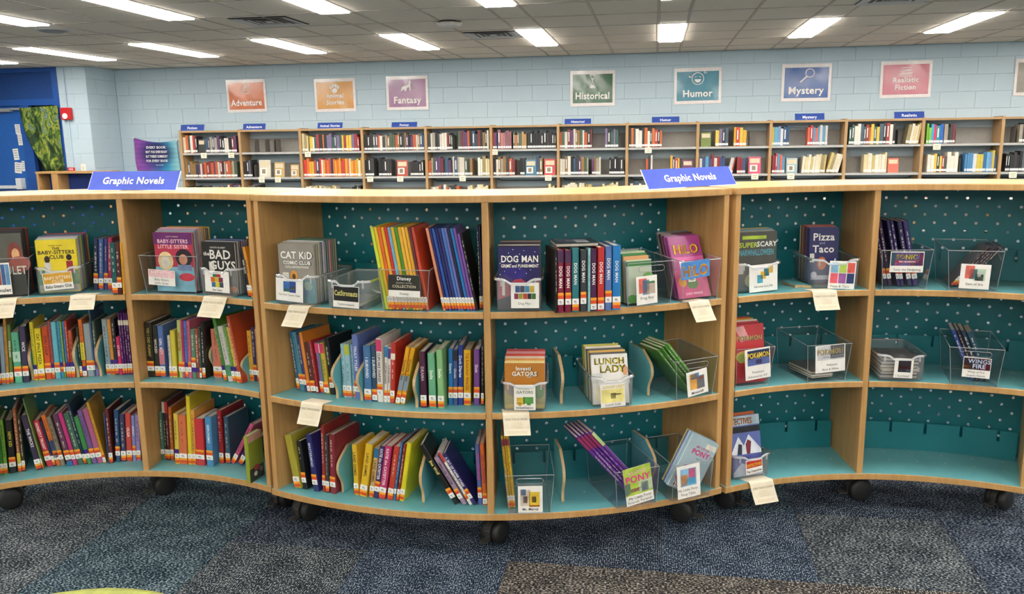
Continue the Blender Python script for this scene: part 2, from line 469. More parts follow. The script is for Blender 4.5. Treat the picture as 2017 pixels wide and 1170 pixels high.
# paper notices taped on the door
notes = [(29, 245, 41, 264, -.03), (34, 264, 45, 286, -.03), (25, 293, 38, 315, -.06), (28, 320, 44, 341, .12), (42, 317, 50, 337, .04)]
for i, (x0, y0, x1, y1, rot) in enumerate(notes):
    A, B = du(x0, y0, DN-.003), du(x1, y1, DN-.003)
    w_, h_ = (B-A).dot(WU), A.z-B.z
    c = A+WU*(w_/2)-Vector((0, 0, h_/2))
    e = empty('paper_notice', frame(c, WU) @ Matrix.Rotation(rot, 4, 'Y'), 'white printed notice taped to the blue door, %s' % ['top of the column', 'second from the top', 'tilted, third from the top', 'lowest and most tilted', 'beside the lowest one at the door edge'][i], 'notice', 'notices on the blue door')
    b = MB(); b.box((-w_/2, -.001, -h_/2), (w_/2, .0015, h_/2)); b.build('sheet', mat('#e6e2dc', .7), e)
    b = MB()
    for k in range(4): b.box((-w_*.36, -.0016, h_*(.30-.2*k)), (w_*(.30 if k % 2 else .36), -.001, h_*(.30-.2*k)+h_*.05))
    b.build('print', mat('#6a6a6e', .7, var=0), e)
# leafy cloth over the side pane
def leafy():
    m = bpy.data.materials.new('leaf_print_cloth'); m.use_nodes = True; nt = m.node_tree; b = nt.nodes['Principled BSDF']; b.inputs['Roughness'].default_value = .8
    tc = nt.nodes.new('ShaderNodeTexCoord'); mp = nt.nodes.new('ShaderNodeMapping'); mp.inputs['Scale'].default_value = (5, 5, 3); mp.inputs['Rotation'].default_value = (0, .5, 0)
    n = nt.nodes.new('ShaderNodeTexNoise'); n.inputs['Scale'].default_value = 1.6; n.inputs['Detail'].default_value = 5; n.inputs['Distortion'].default_value = 1.6
    r = nt.nodes.new('ShaderNodeValToRGB'); els = r.color_ramp.elements
    cs = [(.28, '#0b180c'), (.40, '#1d3a18'), (.49, '#4f6a20'), (.54, '#9aa038'), (.58, '#3f5a24'), (.66, '#6f8790'), (.75, '#1f3820')]
    while len(els) < len(cs): els.new(.5)
    for e, (p_, c_) in zip(els, cs): e.position = p_; e.color = (*rgb(c_), 1)
    nt.links.new(tc.outputs['Object'], mp.inputs['Vector']); nt.links.new(mp.outputs[0], n.inputs['Vector']); nt.links.new(n.outputs['Fac'], r.inputs['Fac']); nt.links.new(r.outputs['Color'], b.inputs['Base Color'])
    return m
left = [(38, 213), (42, 232), (49, 258), (59, 282), (72, 305), (86, 327), (92, 338)]
right = [(113, 208), (115, 228), (118, 252), (121, 280), (124, 305), (128, 327), (130, 338)]
mb = MB(); rings = []
for k in range(len(left)):
    ring_ = []
    for j in range(17):
        f = j/16; x = left[k][0]*(1-f)+right[k][0]*f; y = left[k][1]*(1-f)+right[k][1]*f
        P = on_n(x, y, NO-.02-.02*math.sin(f*14+k*.5)*(.35+.65*k/6)); ring_.append(P)
    rings.append(ring_)
mb.loft(rings, 0, closed=False)
o = mb.build('leaf_print_curtain', leafy(), None, True); tag(o, 'green leaf-print cloth draped over the side pane of the blue doorway', 'curtain')
sm = o.modifiers.new('thickness', 'SOLIDIFY'); sm.thickness = .004
# fire alarm with its conduit
P = on_n(134, 224, NO); u_, z_ = uz(P)
e = empty('fire_alarm', frame(W(u_, NO, z_), WU), 'red fire alarm strobe on the pale blue pilaster', 'fire alarm')
b = MB(); b.cham((-.075, -.06, -.085), (.075, 0, .085), .01); b.build('housing', mat('#c2181e', .35), e)
b = MB(); b.cyl((-.005, -.058, -.035), (0, -1, 0), .04, .012, 16); b.build('strobe_lens', mat('#f0ede8', .2), e)
b = MB(); b.tube([(0, -.012, .085), (-.0, -.012, CEIL-z_-.005)], .011, 8); b.build('conduit', PAINT2, e)
b = MB(); b.tube([(0, -.012, -.085), (0, -.012, -.9)], .011, 8); b.build('conduit', PAINT2, e)
# low bookcase in front of the pilaster
zl = on_n(140, 337.5, NO-.32).z; u0, u1 = on_n(69, 339, NO-.32).dot(WU), on_n(214, 336, NO-.32).dot(WU); um = on_n(107, 350, NO-.32).dot(WU)
e = empty('low_bookcase', frame(W(0, NO-.32, 0), WU), 'low maple bookcase with blue back below the fire alarm', 'bookcase')
b = MB(); b.box((u0, 0, zl-.03), (u1, .25, zl)); b.build('top_panel', MAPLE, e)
for a, c in ((u0+.01, .03), (um-.05, .1), (u1-.04, .03)):
    b = MB(); b.box((a, .005, .0), (a+c, .25, zl-.03)); b.build('side_panel', MAPLE_V, e)
for a, c in ((u0+.04, um-.05), (um+.05, u1-.04)):
    b = MB(); b.box((a, .23, .05), (c, .245, zl-.03)); b.build('back_panel', mat('#1b3a86', .45), e)
    b = MB(); b.box((a, .01, .05), (c, .23, .08)); b.build('shelf', MAPLE, e)
A = on_n(145, 334, NO-.1)
e = empty('fire_sign', frame(W(A.dot(WU), NO-.15, zl), WU), 'small red sign standing on the low maple bookcase', 'sign')
b = MB(); b.box((-.06, -.004, 0), (.06, .004, .05)); b.box((-.05, -.02, 0), (.05, .02, .004)); b.build('plate', mat('#b81c22', .4), e)
text(e, 'FIRE', (0, -.0046, .012), (1, 0, 0), (0, 0, 1), .026, '#f0e8e4', .1, 1)
A = on_n(165, 331, NO)
e = empty('switch_plate', frame(W(A.dot(WU), NO, A.z), WU), 'white light switch plate low on the pilaster', 'light switch')
b = MB(); b.cham((-.04, -.008, -.06), (.04, 0, .06), .003); b.build('plate', mat('#e9e4da', .4), e)
b = MB(); b.box((-.012, -.014, -.022), (.012, -.008, .022)); b.build('rocker', mat('#dcd6c8', .4), e)

# ---- printed wall hanging
def hang_mat():
    m = bpy.data.materials.new('swirl_print_cloth'); m.use_nodes = True; nt = m.node_tree; b = nt.nodes['Principled BSDF']; b.inputs['Roughness'].default_value = .7
    tc = nt.nodes.new('ShaderNodeTexCoord'); mp = nt.nodes.new('ShaderNodeMapping')
    sx = nt.nodes.new('ShaderNodeSeparateXYZ'); r1 = nt.nodes.new('ShaderNodeValToRGB')
    cs = [(.08, '#8a4a9c'), (.3, '#6a3f98'), (.55, '#2b5f9e'), (.75, '#2f93b8'), (.95, '#8cc4cc')]
    while len(r1.color_ramp.elements) < len(cs): r1.color_ramp.elements.new(.5)
    for e_, (p_, c_) in zip(r1.color_ramp.elements, cs): e_.position = p_; e_.color = (*rgb(c_), 1)
    gr = nt.nodes.new('ShaderNodeTexGradient'); gr.gradient_type = 'SPHERICAL'
    mp.inputs['Location'].default_value = (-.50*2.1, 0, -.52*2.1); mp.inputs['Scale'].default_value = (2.1, 0, 2.1)
    mx = nt.nodes.new('ShaderNodeMix'); mx.data_type = 'RGBA'
    wv = nt.nodes.new('ShaderNodeTexWave'); wv.wave_type = 'RINGS'; wv.inputs['Scale'].default_value = 1.1; wv.inputs['Distortion'].default_value = 1.5
    mx2 = nt.nodes.new('ShaderNodeMix'); mx2.data_type = 'RGBA'; mx2.blend_type = 'SOFT_LIGHT'; mx2.inputs[0].default_value = .12
    L = nt.links.new
    L(tc.outputs['Generated'], sx.inputs[0]); L(sx.outputs[0], r1.inputs[0]); L(tc.outputs['Generated'], mp.inputs[0]); L(mp.outputs[0], gr.inputs[0]); L(mp.outputs[0], wv.inputs[0])
    gm = nt.nodes.new('ShaderNodeMath'); gm.operation = 'MULTIPLY'; gm.inputs[1].default_value = 1.9; gm.use_clamp = True; L(gr.outputs['Fac'], gm.inputs[0]); L(gm.outputs[0], mx.inputs[0]); L(r1.outputs[0], mx.inputs[6]); mx.inputs[7].default_value = (*rgb('#1c1f58'), 1)
    L(mx.outputs[2], mx2.inputs[6]); L(wv.outputs['Color'], mx2.inputs[7]); L(mx2.outputs[2], b.inputs['Base Color'])
    return m
cs = [on_n(263, 271, WALLN-.012), on_n(349, 276, WALLN-.012), on_n(355, 336, WALLN-.012), on_n(271, 336, WALLN-.012)]
BLc = cs[3]; e = empty('wall_hanging', frame(BLc, WU), 'purple and teal printed cloth banner pinned to the pale blue wall', 'banner')
loc = [e.matrix_world.inverted() @ c for c in cs]
mb = MB(); rings = []
for k in range(13):
    t = k/12; ring_ = []
    for j in range(15):
        s = j/14
        P = (loc[3]*(1-s)+loc[2]*s)*(1-t)+(loc[0]*(1-s)+loc[1]*s)*t
        sag = -.05*math.sin(math.pi*s)*t**3
        ring_.append((P.x+.012*math.sin(t*6)*(s-.5), -.006-.008*abs(math.sin(s*9+t*3)), P.z+sag))
    rings.append(ring_)
mb.loft(rings, 0, closed=False); cl = mb.build('cloth', hang_mat(), e, True)
for s, (x, z) in zip('ab', ((loc[0].x, loc[0].z), (loc[1].x, loc[1].z))):
    b = MB(); b.cyl((x+.005, -.02, z-.005), (0, 1, 0), .012, .02, 10); b.build('pin', mat('#f0f0f0', .3), e)
hw = loc[2].x; hz = loc[0].z
for k, s in enumerate(["EVERY BOOK", "ISN'T FOR EVERYBODY", "BUT THERE'S SOMEBODY", "FOR EVERY BOOK"]):
    text(e, s, (hw*.5, -.02, hz*(.66-.135*k)), (1, 0, 0), (0, 0, 1), .036, '#f4f2f4', .36, 1)
text(e, 'YUNA BUTLER', (hw*.55, -.02, hz*.15), (1, 0, 0), (0, 0, 1), .014, '#f4f2f4', .13)

# ---- genre posters
SHEET = mat('#e8dedb', .3, .6)
def poster(q, hexc, lines, label, icon):
    P = [on_n(x, y, WALLN-.004) for x, y in q]
    ctr = sum(P, Vector())/4
    X = ((P[1]-P[0])+(P[2]-P[3])).normalized(); X = (X-WN*X.dot(WN)).normalized()
    w_ = ((P[1]-P[0]).length+(P[2]-P[3]).length)/2; h_ = ((P[0]-P[3]).length+(P[1]-P[2]).length)/2
    e = empty('genre_poster', frame(ctr, X, Z=WN.cross(X)*-1), label, 'poster', 'laminated genre posters on the back wall')
    # gently cockled laminated sheet
    def sheet(x0, x1, z0, z1, y0, m_, nm, amp):
        b = MB(); rings = []
        for k in range(7):
            t = k/6; rings.append([(x0+(x1-x0)*s/8, y0-amp*(1+math.sin(s*1.7+k*1.3+ctr.x*3)), z0+(z1-z0)*t) for s in range(9)])
        b.loft(rings, 0, closed=False); return b.build(nm, m_, e, True)
    sheet(-w_/2, w_/2, -h_/2, h_/2, -.004, SHEET, 'sheet', .002)
    sheet(-w_*.445, w_*.445, -h_*.41, h_*.40, -.0062, mat(hexc, .25, .8), 'colour_panel', .002)
    Y = -.0125
    S = h_*.19 if len(lines) == 1 else h_*.135
    for k, s in enumerate(lines):
        z = -h_*.30 if len(lines) == 1 else (-h_*.08-k*h_*.2)
        text(e, s, (0, Y, z), (1, 0, 0), (0, 0, 1), S, '#f6f0ea', w_*.78, 1)
    b = MB(); r_ = h_*.15; cz = h_*.20
    def disc(cx, cz_, rx, rz, n=16): b.face([(cx+rx*math.cos(a*2*math.pi/n), Y, cz_+rz*math.sin(a*2*math.pi/n)) for a in range(n)])
    def ringf(cx, cz_, ro, ri, n=24, a0=0, a1=2*math.pi):
        for a in range(n):
            t0, t1 = a0+(a1-a0)*a/n, a0+(a1-a0)*(a+1)/n
            b.face([(cx+ro*math.cos(t0), Y, cz_+ro*math.sin(t0)), (cx+ro*math.cos(t1), Y, cz_+ro*math.sin(t1)), (cx+ri*math.cos(t1), Y, cz_+ri*math.sin(t1)), (cx+ri*math.cos(t0), Y, cz_+ri*math.sin(t0))])
    def bar(x0, z0, x1, z1, t):
        d = Vector((x1-x0, 0, z1-z0)).normalized(); n_ = Vector((-d.z, 0, d.x))*t/2
        A, B = Vector((x0, Y, z0)), Vector((x1, Y, z1)); b.face([A-n_, B-n_, B+n_, A+n_])
    if icon == 'compass':
        ringf(0, cz, r_, r_*.86); bar(-r_*.5, cz-r_*.5, r_*.5, cz+r_*.5, r_*.28); disc(0, cz, r_*.2, r_*.2); bar(0, cz+r_, 0, cz+r_*1.3, r_*.2)
    elif icon == 'paw':
        disc(0, cz-r_*.45, r_*.6, r_*.5)
        for a, d_ in ((-1, .25), (-.38, .75), (.38, .75), (1, .25)): disc(a*r_*.8, cz+d_*r_*.7, r_*.27, r_*.38)
    elif icon == 'beast':
        b.face([(x*r_, Y, cz+z*r_) for x, z in ((-1.4, -1.1), (-1.0, -.1), (-.2, .1), (.3, .3), (.35, 1.0), (.9, 1.2), (.7, .8), (1.0, .7), (.75, .45), (.8, -.9), (.55, -.9), (.5, -.2), (0, -.35), (-.2, -1.0), (-.5, -1.0), (-.5, -.5))])
    elif icon == 'hourglass':
        for z in (-1.2, 1.2): bar(-r_*.55, cz+z*r_, r_*.55, cz+z*r_, r_*.2)
        for a, c_ in ((-1, 1), (1, -1)): bar(a*r_*.42, cz+1.1*r_, c_*r_*.0, cz, r_*.12); bar(a*r_*.0, cz, c_*r_*.42, cz-1.1*r_, r_*.12)
        b.face([(-r_*.3, Y, cz-r_*1.05), (r_*.3, Y, cz-r_*1.05), (0, Y, cz-r_*.55)]); b.face([(-r_*.25, Y, cz+r_*.6), (0, Y, cz+r_*.1), (r_*.25, Y, cz+r_*.6)])
    elif icon == 'laugh':
        ringf(0, cz, r_*1.15, r_*1.03); b.face([(r_*.6*math.cos(a), Y, cz-.1*r_+r_*.62*math.sin(a)) for a in [math.pi+math.pi*k/10 for k in range(11)]])
        for a in (-1, 1): bar(a*r_*.55, cz+r_*.25, a*r_*.2, cz+r_*.38, r_*.1)
        bar(r_*1.2, cz+r_*.9, r_*1.7, cz+r_*1.1, r_*.1); bar(r_*1.1, cz+r_*1.0, r_*1.3, cz+r_*1.4, r_*.1); bar(-r_*1.7, cz+r_*.4, -r_*1.25, cz+r_*.3, r_*.2)
    elif icon == 'lens':
        ringf(r_*.55, cz+r_*.35, r_*.8, r_*.68); bar(-r_*1.1, cz-r_*1.3, r_*.0, cz-r_*.25, r_*.26)
    elif icon == 'stack':
        for k, (x, w2) in enumerate(((-.1, 1.2), (.1, 1.05), (0, .85))):
            z = cz-r_*.8+k*r_*.6; bar((x-w2)*r_, z, (x+w2)*r_, z, r_*.12); bar((x-w2)*r_, z+r_*.34, (x+w2*.9)*r_, z+r_*.4, r_*.12); bar((x-w2)*r_, z, (x-w2)*r_, z+r_*.34, r_*.12)
    if b.f: b.build('icon', mat('#f2ece6', .5, var=0), e)
poster([(445,158),(523,155),(526,220),(449,222)], '#c4622e', ['Adventure'], 'laminated orange poster with a compass on the pale blue wall', 'compass')
poster([(618,156),(699,153),(702,219),(622,221)], '#c98a2a', ['Animal', 'Stories'], 'laminated golden poster with a paw print on the pale blue wall', 'paw')
poster([(760,151),(842,148),(845,216),(763,217)], '#8f5a86', ['Fantasy'], 'laminated plum poster with a white beast on the pale blue wall', 'beast')
poster([(1123,140),(1212,138),(1211,208),(1124,210)], '#245a38', ['Historical'], 'laminated dark green poster with an hourglass on the pale blue wall', 'hourglass')
poster([(1329,135),(1423,132),(1419,203),(1327,206)], '#2b7f97', ['Humor'], 'laminated teal poster with a laughing face on the pale blue wall', 'laugh')
poster([(1541,127),(1639,124),(1635,199),(1538,200)], '#15529c', ['Mystery'], 'laminated blue poster with a magnifying glass on the pale blue wall', 'lens')
poster([(1736,121),(1838,118),(1832,191),(1731,194)], '#b8566e', ['Realistic', 'Fiction'], 'laminated rose poster with stacked books on the pale blue wall', 'stack')
poster([(2000,116),(2100,113),(2094,186),(1996,189)], '#8a8378', [], 'laminated grey poster cut by the picture edge on the pale blue wall', '')

# ---- things in the ceiling
def vent(u, n, s, label):
    e = empty('ceiling_vent', Matrix.Translation(W(u, n, CEIL-.004)) @ Matrix.Rotation(WA, 4, 'Z'), label, 'ceiling vent', 'square ceiling vents')
    b = MB(); b.box((-s/2, -s/2, .006), (s/2, s/2, .02)); b.build('backing', mat('#3a3836', .6), e)
    for k in range(4):
        h = s/2-k*s*.11; t = s*(.11 if k == 0 else .05)
        b = MB(); z0 = -.002+k*.002
        b.loft([[(-h, -h, z0), (h, -h, z0), (h, h, z0), (-h, h, z0)][::-1], [(-h+t, -h+t, z0+.006), (h-t, -h+t, z0+.006), (h-t, h-t, z0+.006), (-h+t, h-t, z0+.006)][::-1]])
        b.build('louver_ring', mat('#d8d4ce', .45), e)
    b = MB(); b.box((-s*.06, -s*.06, .0), (s*.06, s*.06, .006)); b.build('core_plate', mat('#d8d4ce', .45), e)
for (x, y, lb) in ((531, 43, 'square white ceiling vent near the orange poster'), (972, 69, 'square white ceiling vent above the gap between posters'), (1765, -2, 'square white ceiling vent at the top edge above the rose poster')):
    P = on_z(x, y, CEIL); vent(P.dot(WU), P.dot(WN), .56, lb)
P = on_z(105, 60, CEIL)
e = empty('ceiling_speaker', Matrix.Translation((P.x, P.y, CEIL)), 'round grey speaker grille in the ceiling near the doors', 'speaker')
b = MB(); b.cyl((0, 0, .006), (0, 0, -1), .17, .012, 28, r2=.155); b.build('rim', mat('#c9c6c2', .4), e)
b = MB(); b.cyl((0, 0, -.006), (0, 0, -1), .13, .012, 24, r2=.09); b.build('grille', mat('#8d8c8a', .5), e)
P = on_z(885, 43, CEIL)
e = empty('smoke_detector', Matrix.Translation((P.x, P.y, CEIL)) @ Matrix.Rotation(WA, 4, 'Z'), 'oval white detector hanging from the ceiling above the plum poster', 'smoke detector')
b = MB(); b.cyl((0, 0, .006), (0, 0, -1), .11, .02, 20); b.build('mount', mat('#4a4038', .6), e)
b = MB(); b.cyl((0, 0, -.014), (0, 0, -1), .13, .03, 24, r2=.10); b.cyl((0, 0, -.044), (0, 0, -1), .10, .012, 24, r2=.05); b.build('body', mat('#ded6cc', .4), e)
# ================================================================== curved rolling bookcases
ZT1, ZT0 = 1.3577, 1.3334           # top slab
ZS = {1: (.9121, .9378), 2: (.5311, .5564), 3: (.1308, .1566)}    # shelf undersides and tops, counted from the top
DEPTH, BACKD, LIPD = .40, .352, .300
class Unit:
    """front edge on a circle; depth runs away from the camera along the radius"""
    def __init__(s, O, R, convex, posts):
        s.O = Vector((O[0], O[1], 0)); s.R = R; s.cv = convex; s.posts = [math.radians(a) for a in posts]
    def at(s, ph, d, z):
        r = s.R-d if s.cv else s.R+d
        return s.O+Vector((r*math.sin(ph), (-r if s.cv else r)*math.cos(ph), z))
    def inv(s, P):
        v = Vector((P[0], P[1], 0))-s.O; r = v.length
        return math.atan2(v.x, -v.y if s.cv else v.y), (s.R-r if s.cv else r-s.R)
    def tang(s, ph): return Vector((math.cos(ph), math.sin(ph) if s.cv else -math.sin(ph), 0))
    def into(s, ph): return Vector((-math.sin(ph), math.cos(ph), 0)) if s.cv else Vector((math.sin(ph), math.cos(ph), 0))
def _fit(P1, P2, R):
    """circle of radius R through mid post P1 and end post P2, centre on the camera side"""
    P1, P2 = Vector((*P1, 0)), Vector((*P2, 0)); m_ = (P1+P2)/2; c = (P2-P1); h = c.length/2
    n = Vector((-c.y, c.x, 0)).normalized()
    if n.y > 0: n = -n
    return m_+n*math.sqrt(R*R-h*h)
_ol = _fit((-1.6051, 3.4137), (-1.021, 3.2318), 1.18)
_or = Vector((1.399, 1.993, 0))
def _deg(O, P, cv): v = Vector((*P, 0))-O; return math.degrees(math.atan2(v.x, -v.y if cv else v.y))
UL_ = Unit(_ol, 1.18, False, (_deg(_ol, (-1.6051, 3.4137), 0)-29.5, _deg(_ol, (-1.6051, 3.4137), 0), _deg(_ol, (-1.021, 3.2318), 0)))
_oc = Vector((-.03398, 4.79355, 0))
UC_ = Unit(_oc, 1.85645, True, tuple(_deg(_oc, p, 1) for p in ((-.9832, 3.1981), (-.092, 2.938), (.82, 3.1452))))
UR_ = Unit(_or, 1.28, False, tuple(_deg(_or, p, 0) for p in ((.8633, 3.167), (1.4449, 3.2743), (2.031, 3.109))))
HT = .0125
def arc_slab(mb, U, p0, p1, d0, d1, z0, z1, n, top=0, side=0):
    P = [[U.at(p0+(p1-p0)*k/n, d, z) for (d, z) in ((d0, z0), (d1, z0), (d1, z1), (d0, z1))] for k in range(n+1)]
    for k in range(n):
        a, b = P[k], P[k+1]
        for j, mi in ((0, side), (1, side), (2, top), (3, side)):
            q = [a[j], a[(j+1) % 4], b[(j+1) % 4], b[j]]
            mb.face(q, mi)
    mb.face(P[0][::-1], side); mb.face(P[-1], side)
def front_edge(mb, U, p0, p1, z0, z1, n, mi, c=.0025):
    """wood edge band with eased arrises, standing 1 mm proud of the board"""
    prof = ((.004, z0), (0, z0+c), (0, z1-c), (.004, z1+.0003))
    P = [[U.at(p0+(p1-p0)*k/n, d-.001, z) for d, z in prof] for k in range(n+1)]
    for k in range(n):
        for j in range(3): mb.face([P[k][j], P[k+1][j], P[k+1][j+1], P[k][j+1]], mi)
def radial_board(mb, U, ph, d0, d1, z0, z1, t=HT):
    T = U.tang(ph); c = .002
    A, B = U.at(ph, d0, 0), U.at(ph, d1, 0); I = (B-A).normalized()
    prof = [A-T*t+I*c, A-T*(t-c), A+T*(t-c), A+T*t+I*c, B+T*t, B-T*t]
    mb.prism(prof, lambda p: p+Vector((0, 0, z0)), lambda p: p+Vector((0, 0, z1)))
def perforated(mb, U, pa, pb, d, z0, z1):
    pit, row, hr_ = .0785, .0347, .0062
    r = U.R-d if U.cv else U.R+d
    Wd = (pb-pa)*r; half = pit/2
    nh = int(Wd/half); h = Wd/nh
    nr = int((z1-z0)/row); rh = (z1-z0)/nr
    def P(x, z): return U.at(pa+x/r, d, z)
    for j in range(nr):
        zc = z0+(j+.5)*rh; k = j % 2
        if k: mb.face([P(0, zc-rh/2), P(h, zc-rh/2), P(h, zc+rh/2), P(0, zc+rh/2)])
        while k+2 <= nh:
            xc = (k+1)*h
            o = [(1, 0), (1, 1), (0, 1), (-1, 1), (-1, 0), (-1, -1), (0, -1), (1, -1)]
            out = [P(xc+a*h, zc+b*rh/2) for a, b in o]
            inn = [P(xc+hr_*math.cos(q*math.pi/4), zc+hr_*math.sin(q*math.pi/4)) for q in range(8)]
            for q in range(8): mb.face([out[q], out[(q+1) % 8], inn[(q+1) % 8], inn[q]])
            k += 2
        if k < nh: mb.face([P(k*h, zc-rh/2), P(nh*h, zc-rh/2), P(nh*h, zc+rh/2), P(k*h, zc+rh/2)])
def lip(U, pa, pb, zs, parent):
    """low slotted book stop standing in front of the perforated back"""
    mb = MB(); r = U.R-LIPD if U.cv else U.R+LIPD
    Wd = (pb-pa)*r; n = max(3, round(Wd/.135)); h = .128
    xs = [Wd*(i+.5)/n for i in range(n)]; cuts = [0]
    for x in xs: cuts += [x-.0055, x+.0055]
    cuts.append(Wd)
    for i in range(len(cuts)-1):
        slot = i % 2
        arc_slab(mb, U, pa+cuts[i]/r, pa+cuts[i+1]/r, LIPD, LIPD+.004, zs+.002, zs+(h-.048 if slot else h), 1 if slot else 3)
    mb.build('book_stop', TEALP, parent)
CASTER = {}
def caster(U, ph, d, ang, parent, brake=True):
    P = U.at(ph, d, 0)
    M = Matrix.Translation(P) @ Matrix.Rotation(ang, 4, 'Z')
    R_ = .049
    if not CASTER:
        b = MB(); b.cyl((0, 0, .098), (0, 0, 1), .012, .034, 10); b.box((-.03, -.03, .126), (.03, .03, .1312))
        prof = [(R_*1.10*math.cos(a), R_*1.06+R_*1.10*math.sin(a)) for a in [math.radians(x) for x in range(-10, 191, 20)]]
        pr = [(x, .0, z) for x, z in prof]
        b.loft([[(-.012, x, z) for x, z in prof]+[(-.012, R_*.5, R_), (-.012, -R_*.5, R_)][::-1], [(.012, x, z) for x, z in prof]+[(.012, R_*.5, R_), (.012, -R_*.5, R_)][::-1]], 0, True, True)
        CASTER['hood'] = b.mesh('caster', mat('#2a2927', .5))
        b = MB(); rings = []
        for x, r_ in ((0, R_*.8), (.003, R_*.97), (.008, R_), (.018, R_), (.025, R_*.93), (.029, R_*.7), (.030, R_*.15)):
            rings.append([(x, r_*math.cos(q*math.pi/12), R_+r_*math.sin(q*math.pi/12)) for q in range(24)])
        b.loft(rings, 0, True, True); CASTER['wheel'] = b.mesh('wheel', mat('#191919', .55), True)
        b = MB(); b.box((-.013, -R_*1.75, .028), (.013, -R_*.95, .036)); b.box((-.008, -R_*1.05, .03), (.008, -R_*.6, .075)); CASTER['pedal'] = b.mesh('brake_pedal', mat('#34322f', .5))
    c = link('caster', CASTER['hood'], parent); c.matrix_local = M
    for s in (1, -1):
        w_ = link('wheel', CASTER['wheel'], c); w_.matrix_local = Matrix.Translation((.0135*s, 0, 0)) @ Matrix.Scale(s, 4, (1, 0, 0)) if s > 0 else Matrix.Translation((-.0135, 0, 0)) @ Matrix.Rotation(math.pi, 4, 'Z')
    if brake: link('brake_pedal', CASTER['pedal'], c)
def bookcase(U, label, casters):
    e = empty('curved_bookcase', Matrix.Identity(4), label, 'bookcase', 'curved rolling bookcases')
    pa, pm, pb = U.posts; ov = (HT+.005)/U.R
    n = 28
    b = MB(); arc_slab(b, U, pa-ov, pb+ov, 0, DEPTH, ZT0, ZT1, n); front_edge(b, U, pa-ov, pb+ov, ZT0, ZT1, n, 0); b.build('top_panel', MAPLE, e)
    z0, z1 = ZS[3]
    b = MB(); arc_slab(b, U, pa-ov, pb+ov, 0, DEPTH, z0, z1, n, 1, 0); front_edge(b, U, pa-ov, pb+ov, z0, z1, n, 0); b.build('base_panel', [MAPLE, TEAL], e)
    for ph, nm in ((pa, 'end_panel'), (pm, 'divider_panel'), (pb, 'end_panel')):
        b = MB(); radial_board(b, U, ph, .004, BACKD+.02, ZS[3][1], ZT0); b.build(nm, MAPLE_V, e)
    t = HT/U.R
    for a, c in ((pa+t, pm-t), (pm+t, pb-t)):
        for k in (1, 2):
            z0, z1 = ZS[k]
            b = MB(); arc_slab(b, U, a, c, .003, BACKD-.004, z0, z1, n//2, 1, 0); front_edge(b, U, a, c, z0, z1, n//2, 0); b.build('shelf', [MAPLE, TEAL], e)
        rb = U.R-BACKD if U.cv else U.R+BACKD; tb = (HT-.002)/rb; i_ = 0 if a < pm else 1
        b = MB(); perforated(b, U, U.posts[i_]+tb, U.posts[i_+1]-tb, BACKD, ZS[3][1], ZT0); b.build('back_panel', TEALP, e)
        for k in (1, 2, 3): lip(U, a+.004, c-.004, ZS[k][1], e)
        # peg holes bored in the shelf boards, seen as bright dots
        for k in (1, 2, 3):
            b = MB(); r = U.R-.17 if U.cv else U.R+.17
            for d in (.165, .262):
                for i in range(6):
                    ph = a+(c-a)*(i+.55)/6
                    b.cyl(U.at(ph, d, ZS[k][1]), (0, 0, 1), .0042, .0004, 8)
            o = b.build('shelf_pegs', mat('#d9cdb6', .5), e); o['kind'] = 'stuff'
    for (ph, d, ang) in casters: caster(U, math.radians(ph), d, ang, e)
    return e
PL, PC, PR = [[math.degrees(p) for p in U.posts] for U in (UL_, UC_, UR_)]
bookcase(UL_, 'inward-curving maple and teal rolling bookcase standing on the side of the blue doors', [(PL[0]+2, .12, -1.0), (PL[1]+.5, .12, -.75), (PL[2]-3, .14, -.45), (PL[0]+2, .34, 0), (PL[1], .34, .2), (PL[2]-2.2, .34, 0)])
bookcase(UC_, 'outward-bulging maple and teal rolling bookcase in the middle of the row', [(PC[0]+2.2, .10, -.6), (PC[1]+.3, .09, -.6), (PC[2]-3, .10, 1.0), (PC[0]+3, .33, .2), (PC[1], .33, 0), (PC[2]-3, .33, 0)])
bookcase(UR_, 'inward-curving maple and teal rolling bookcase with two empty bottom bays', [(PR[0]+4, .13, .9), (PR[1]+1.5, .11, -1.45), (PR[2]-3, .14, -1.0), (PR[0]+3, .34, 0), (PR[1], .34, .2), (PR[2]-3, .34, 0)])
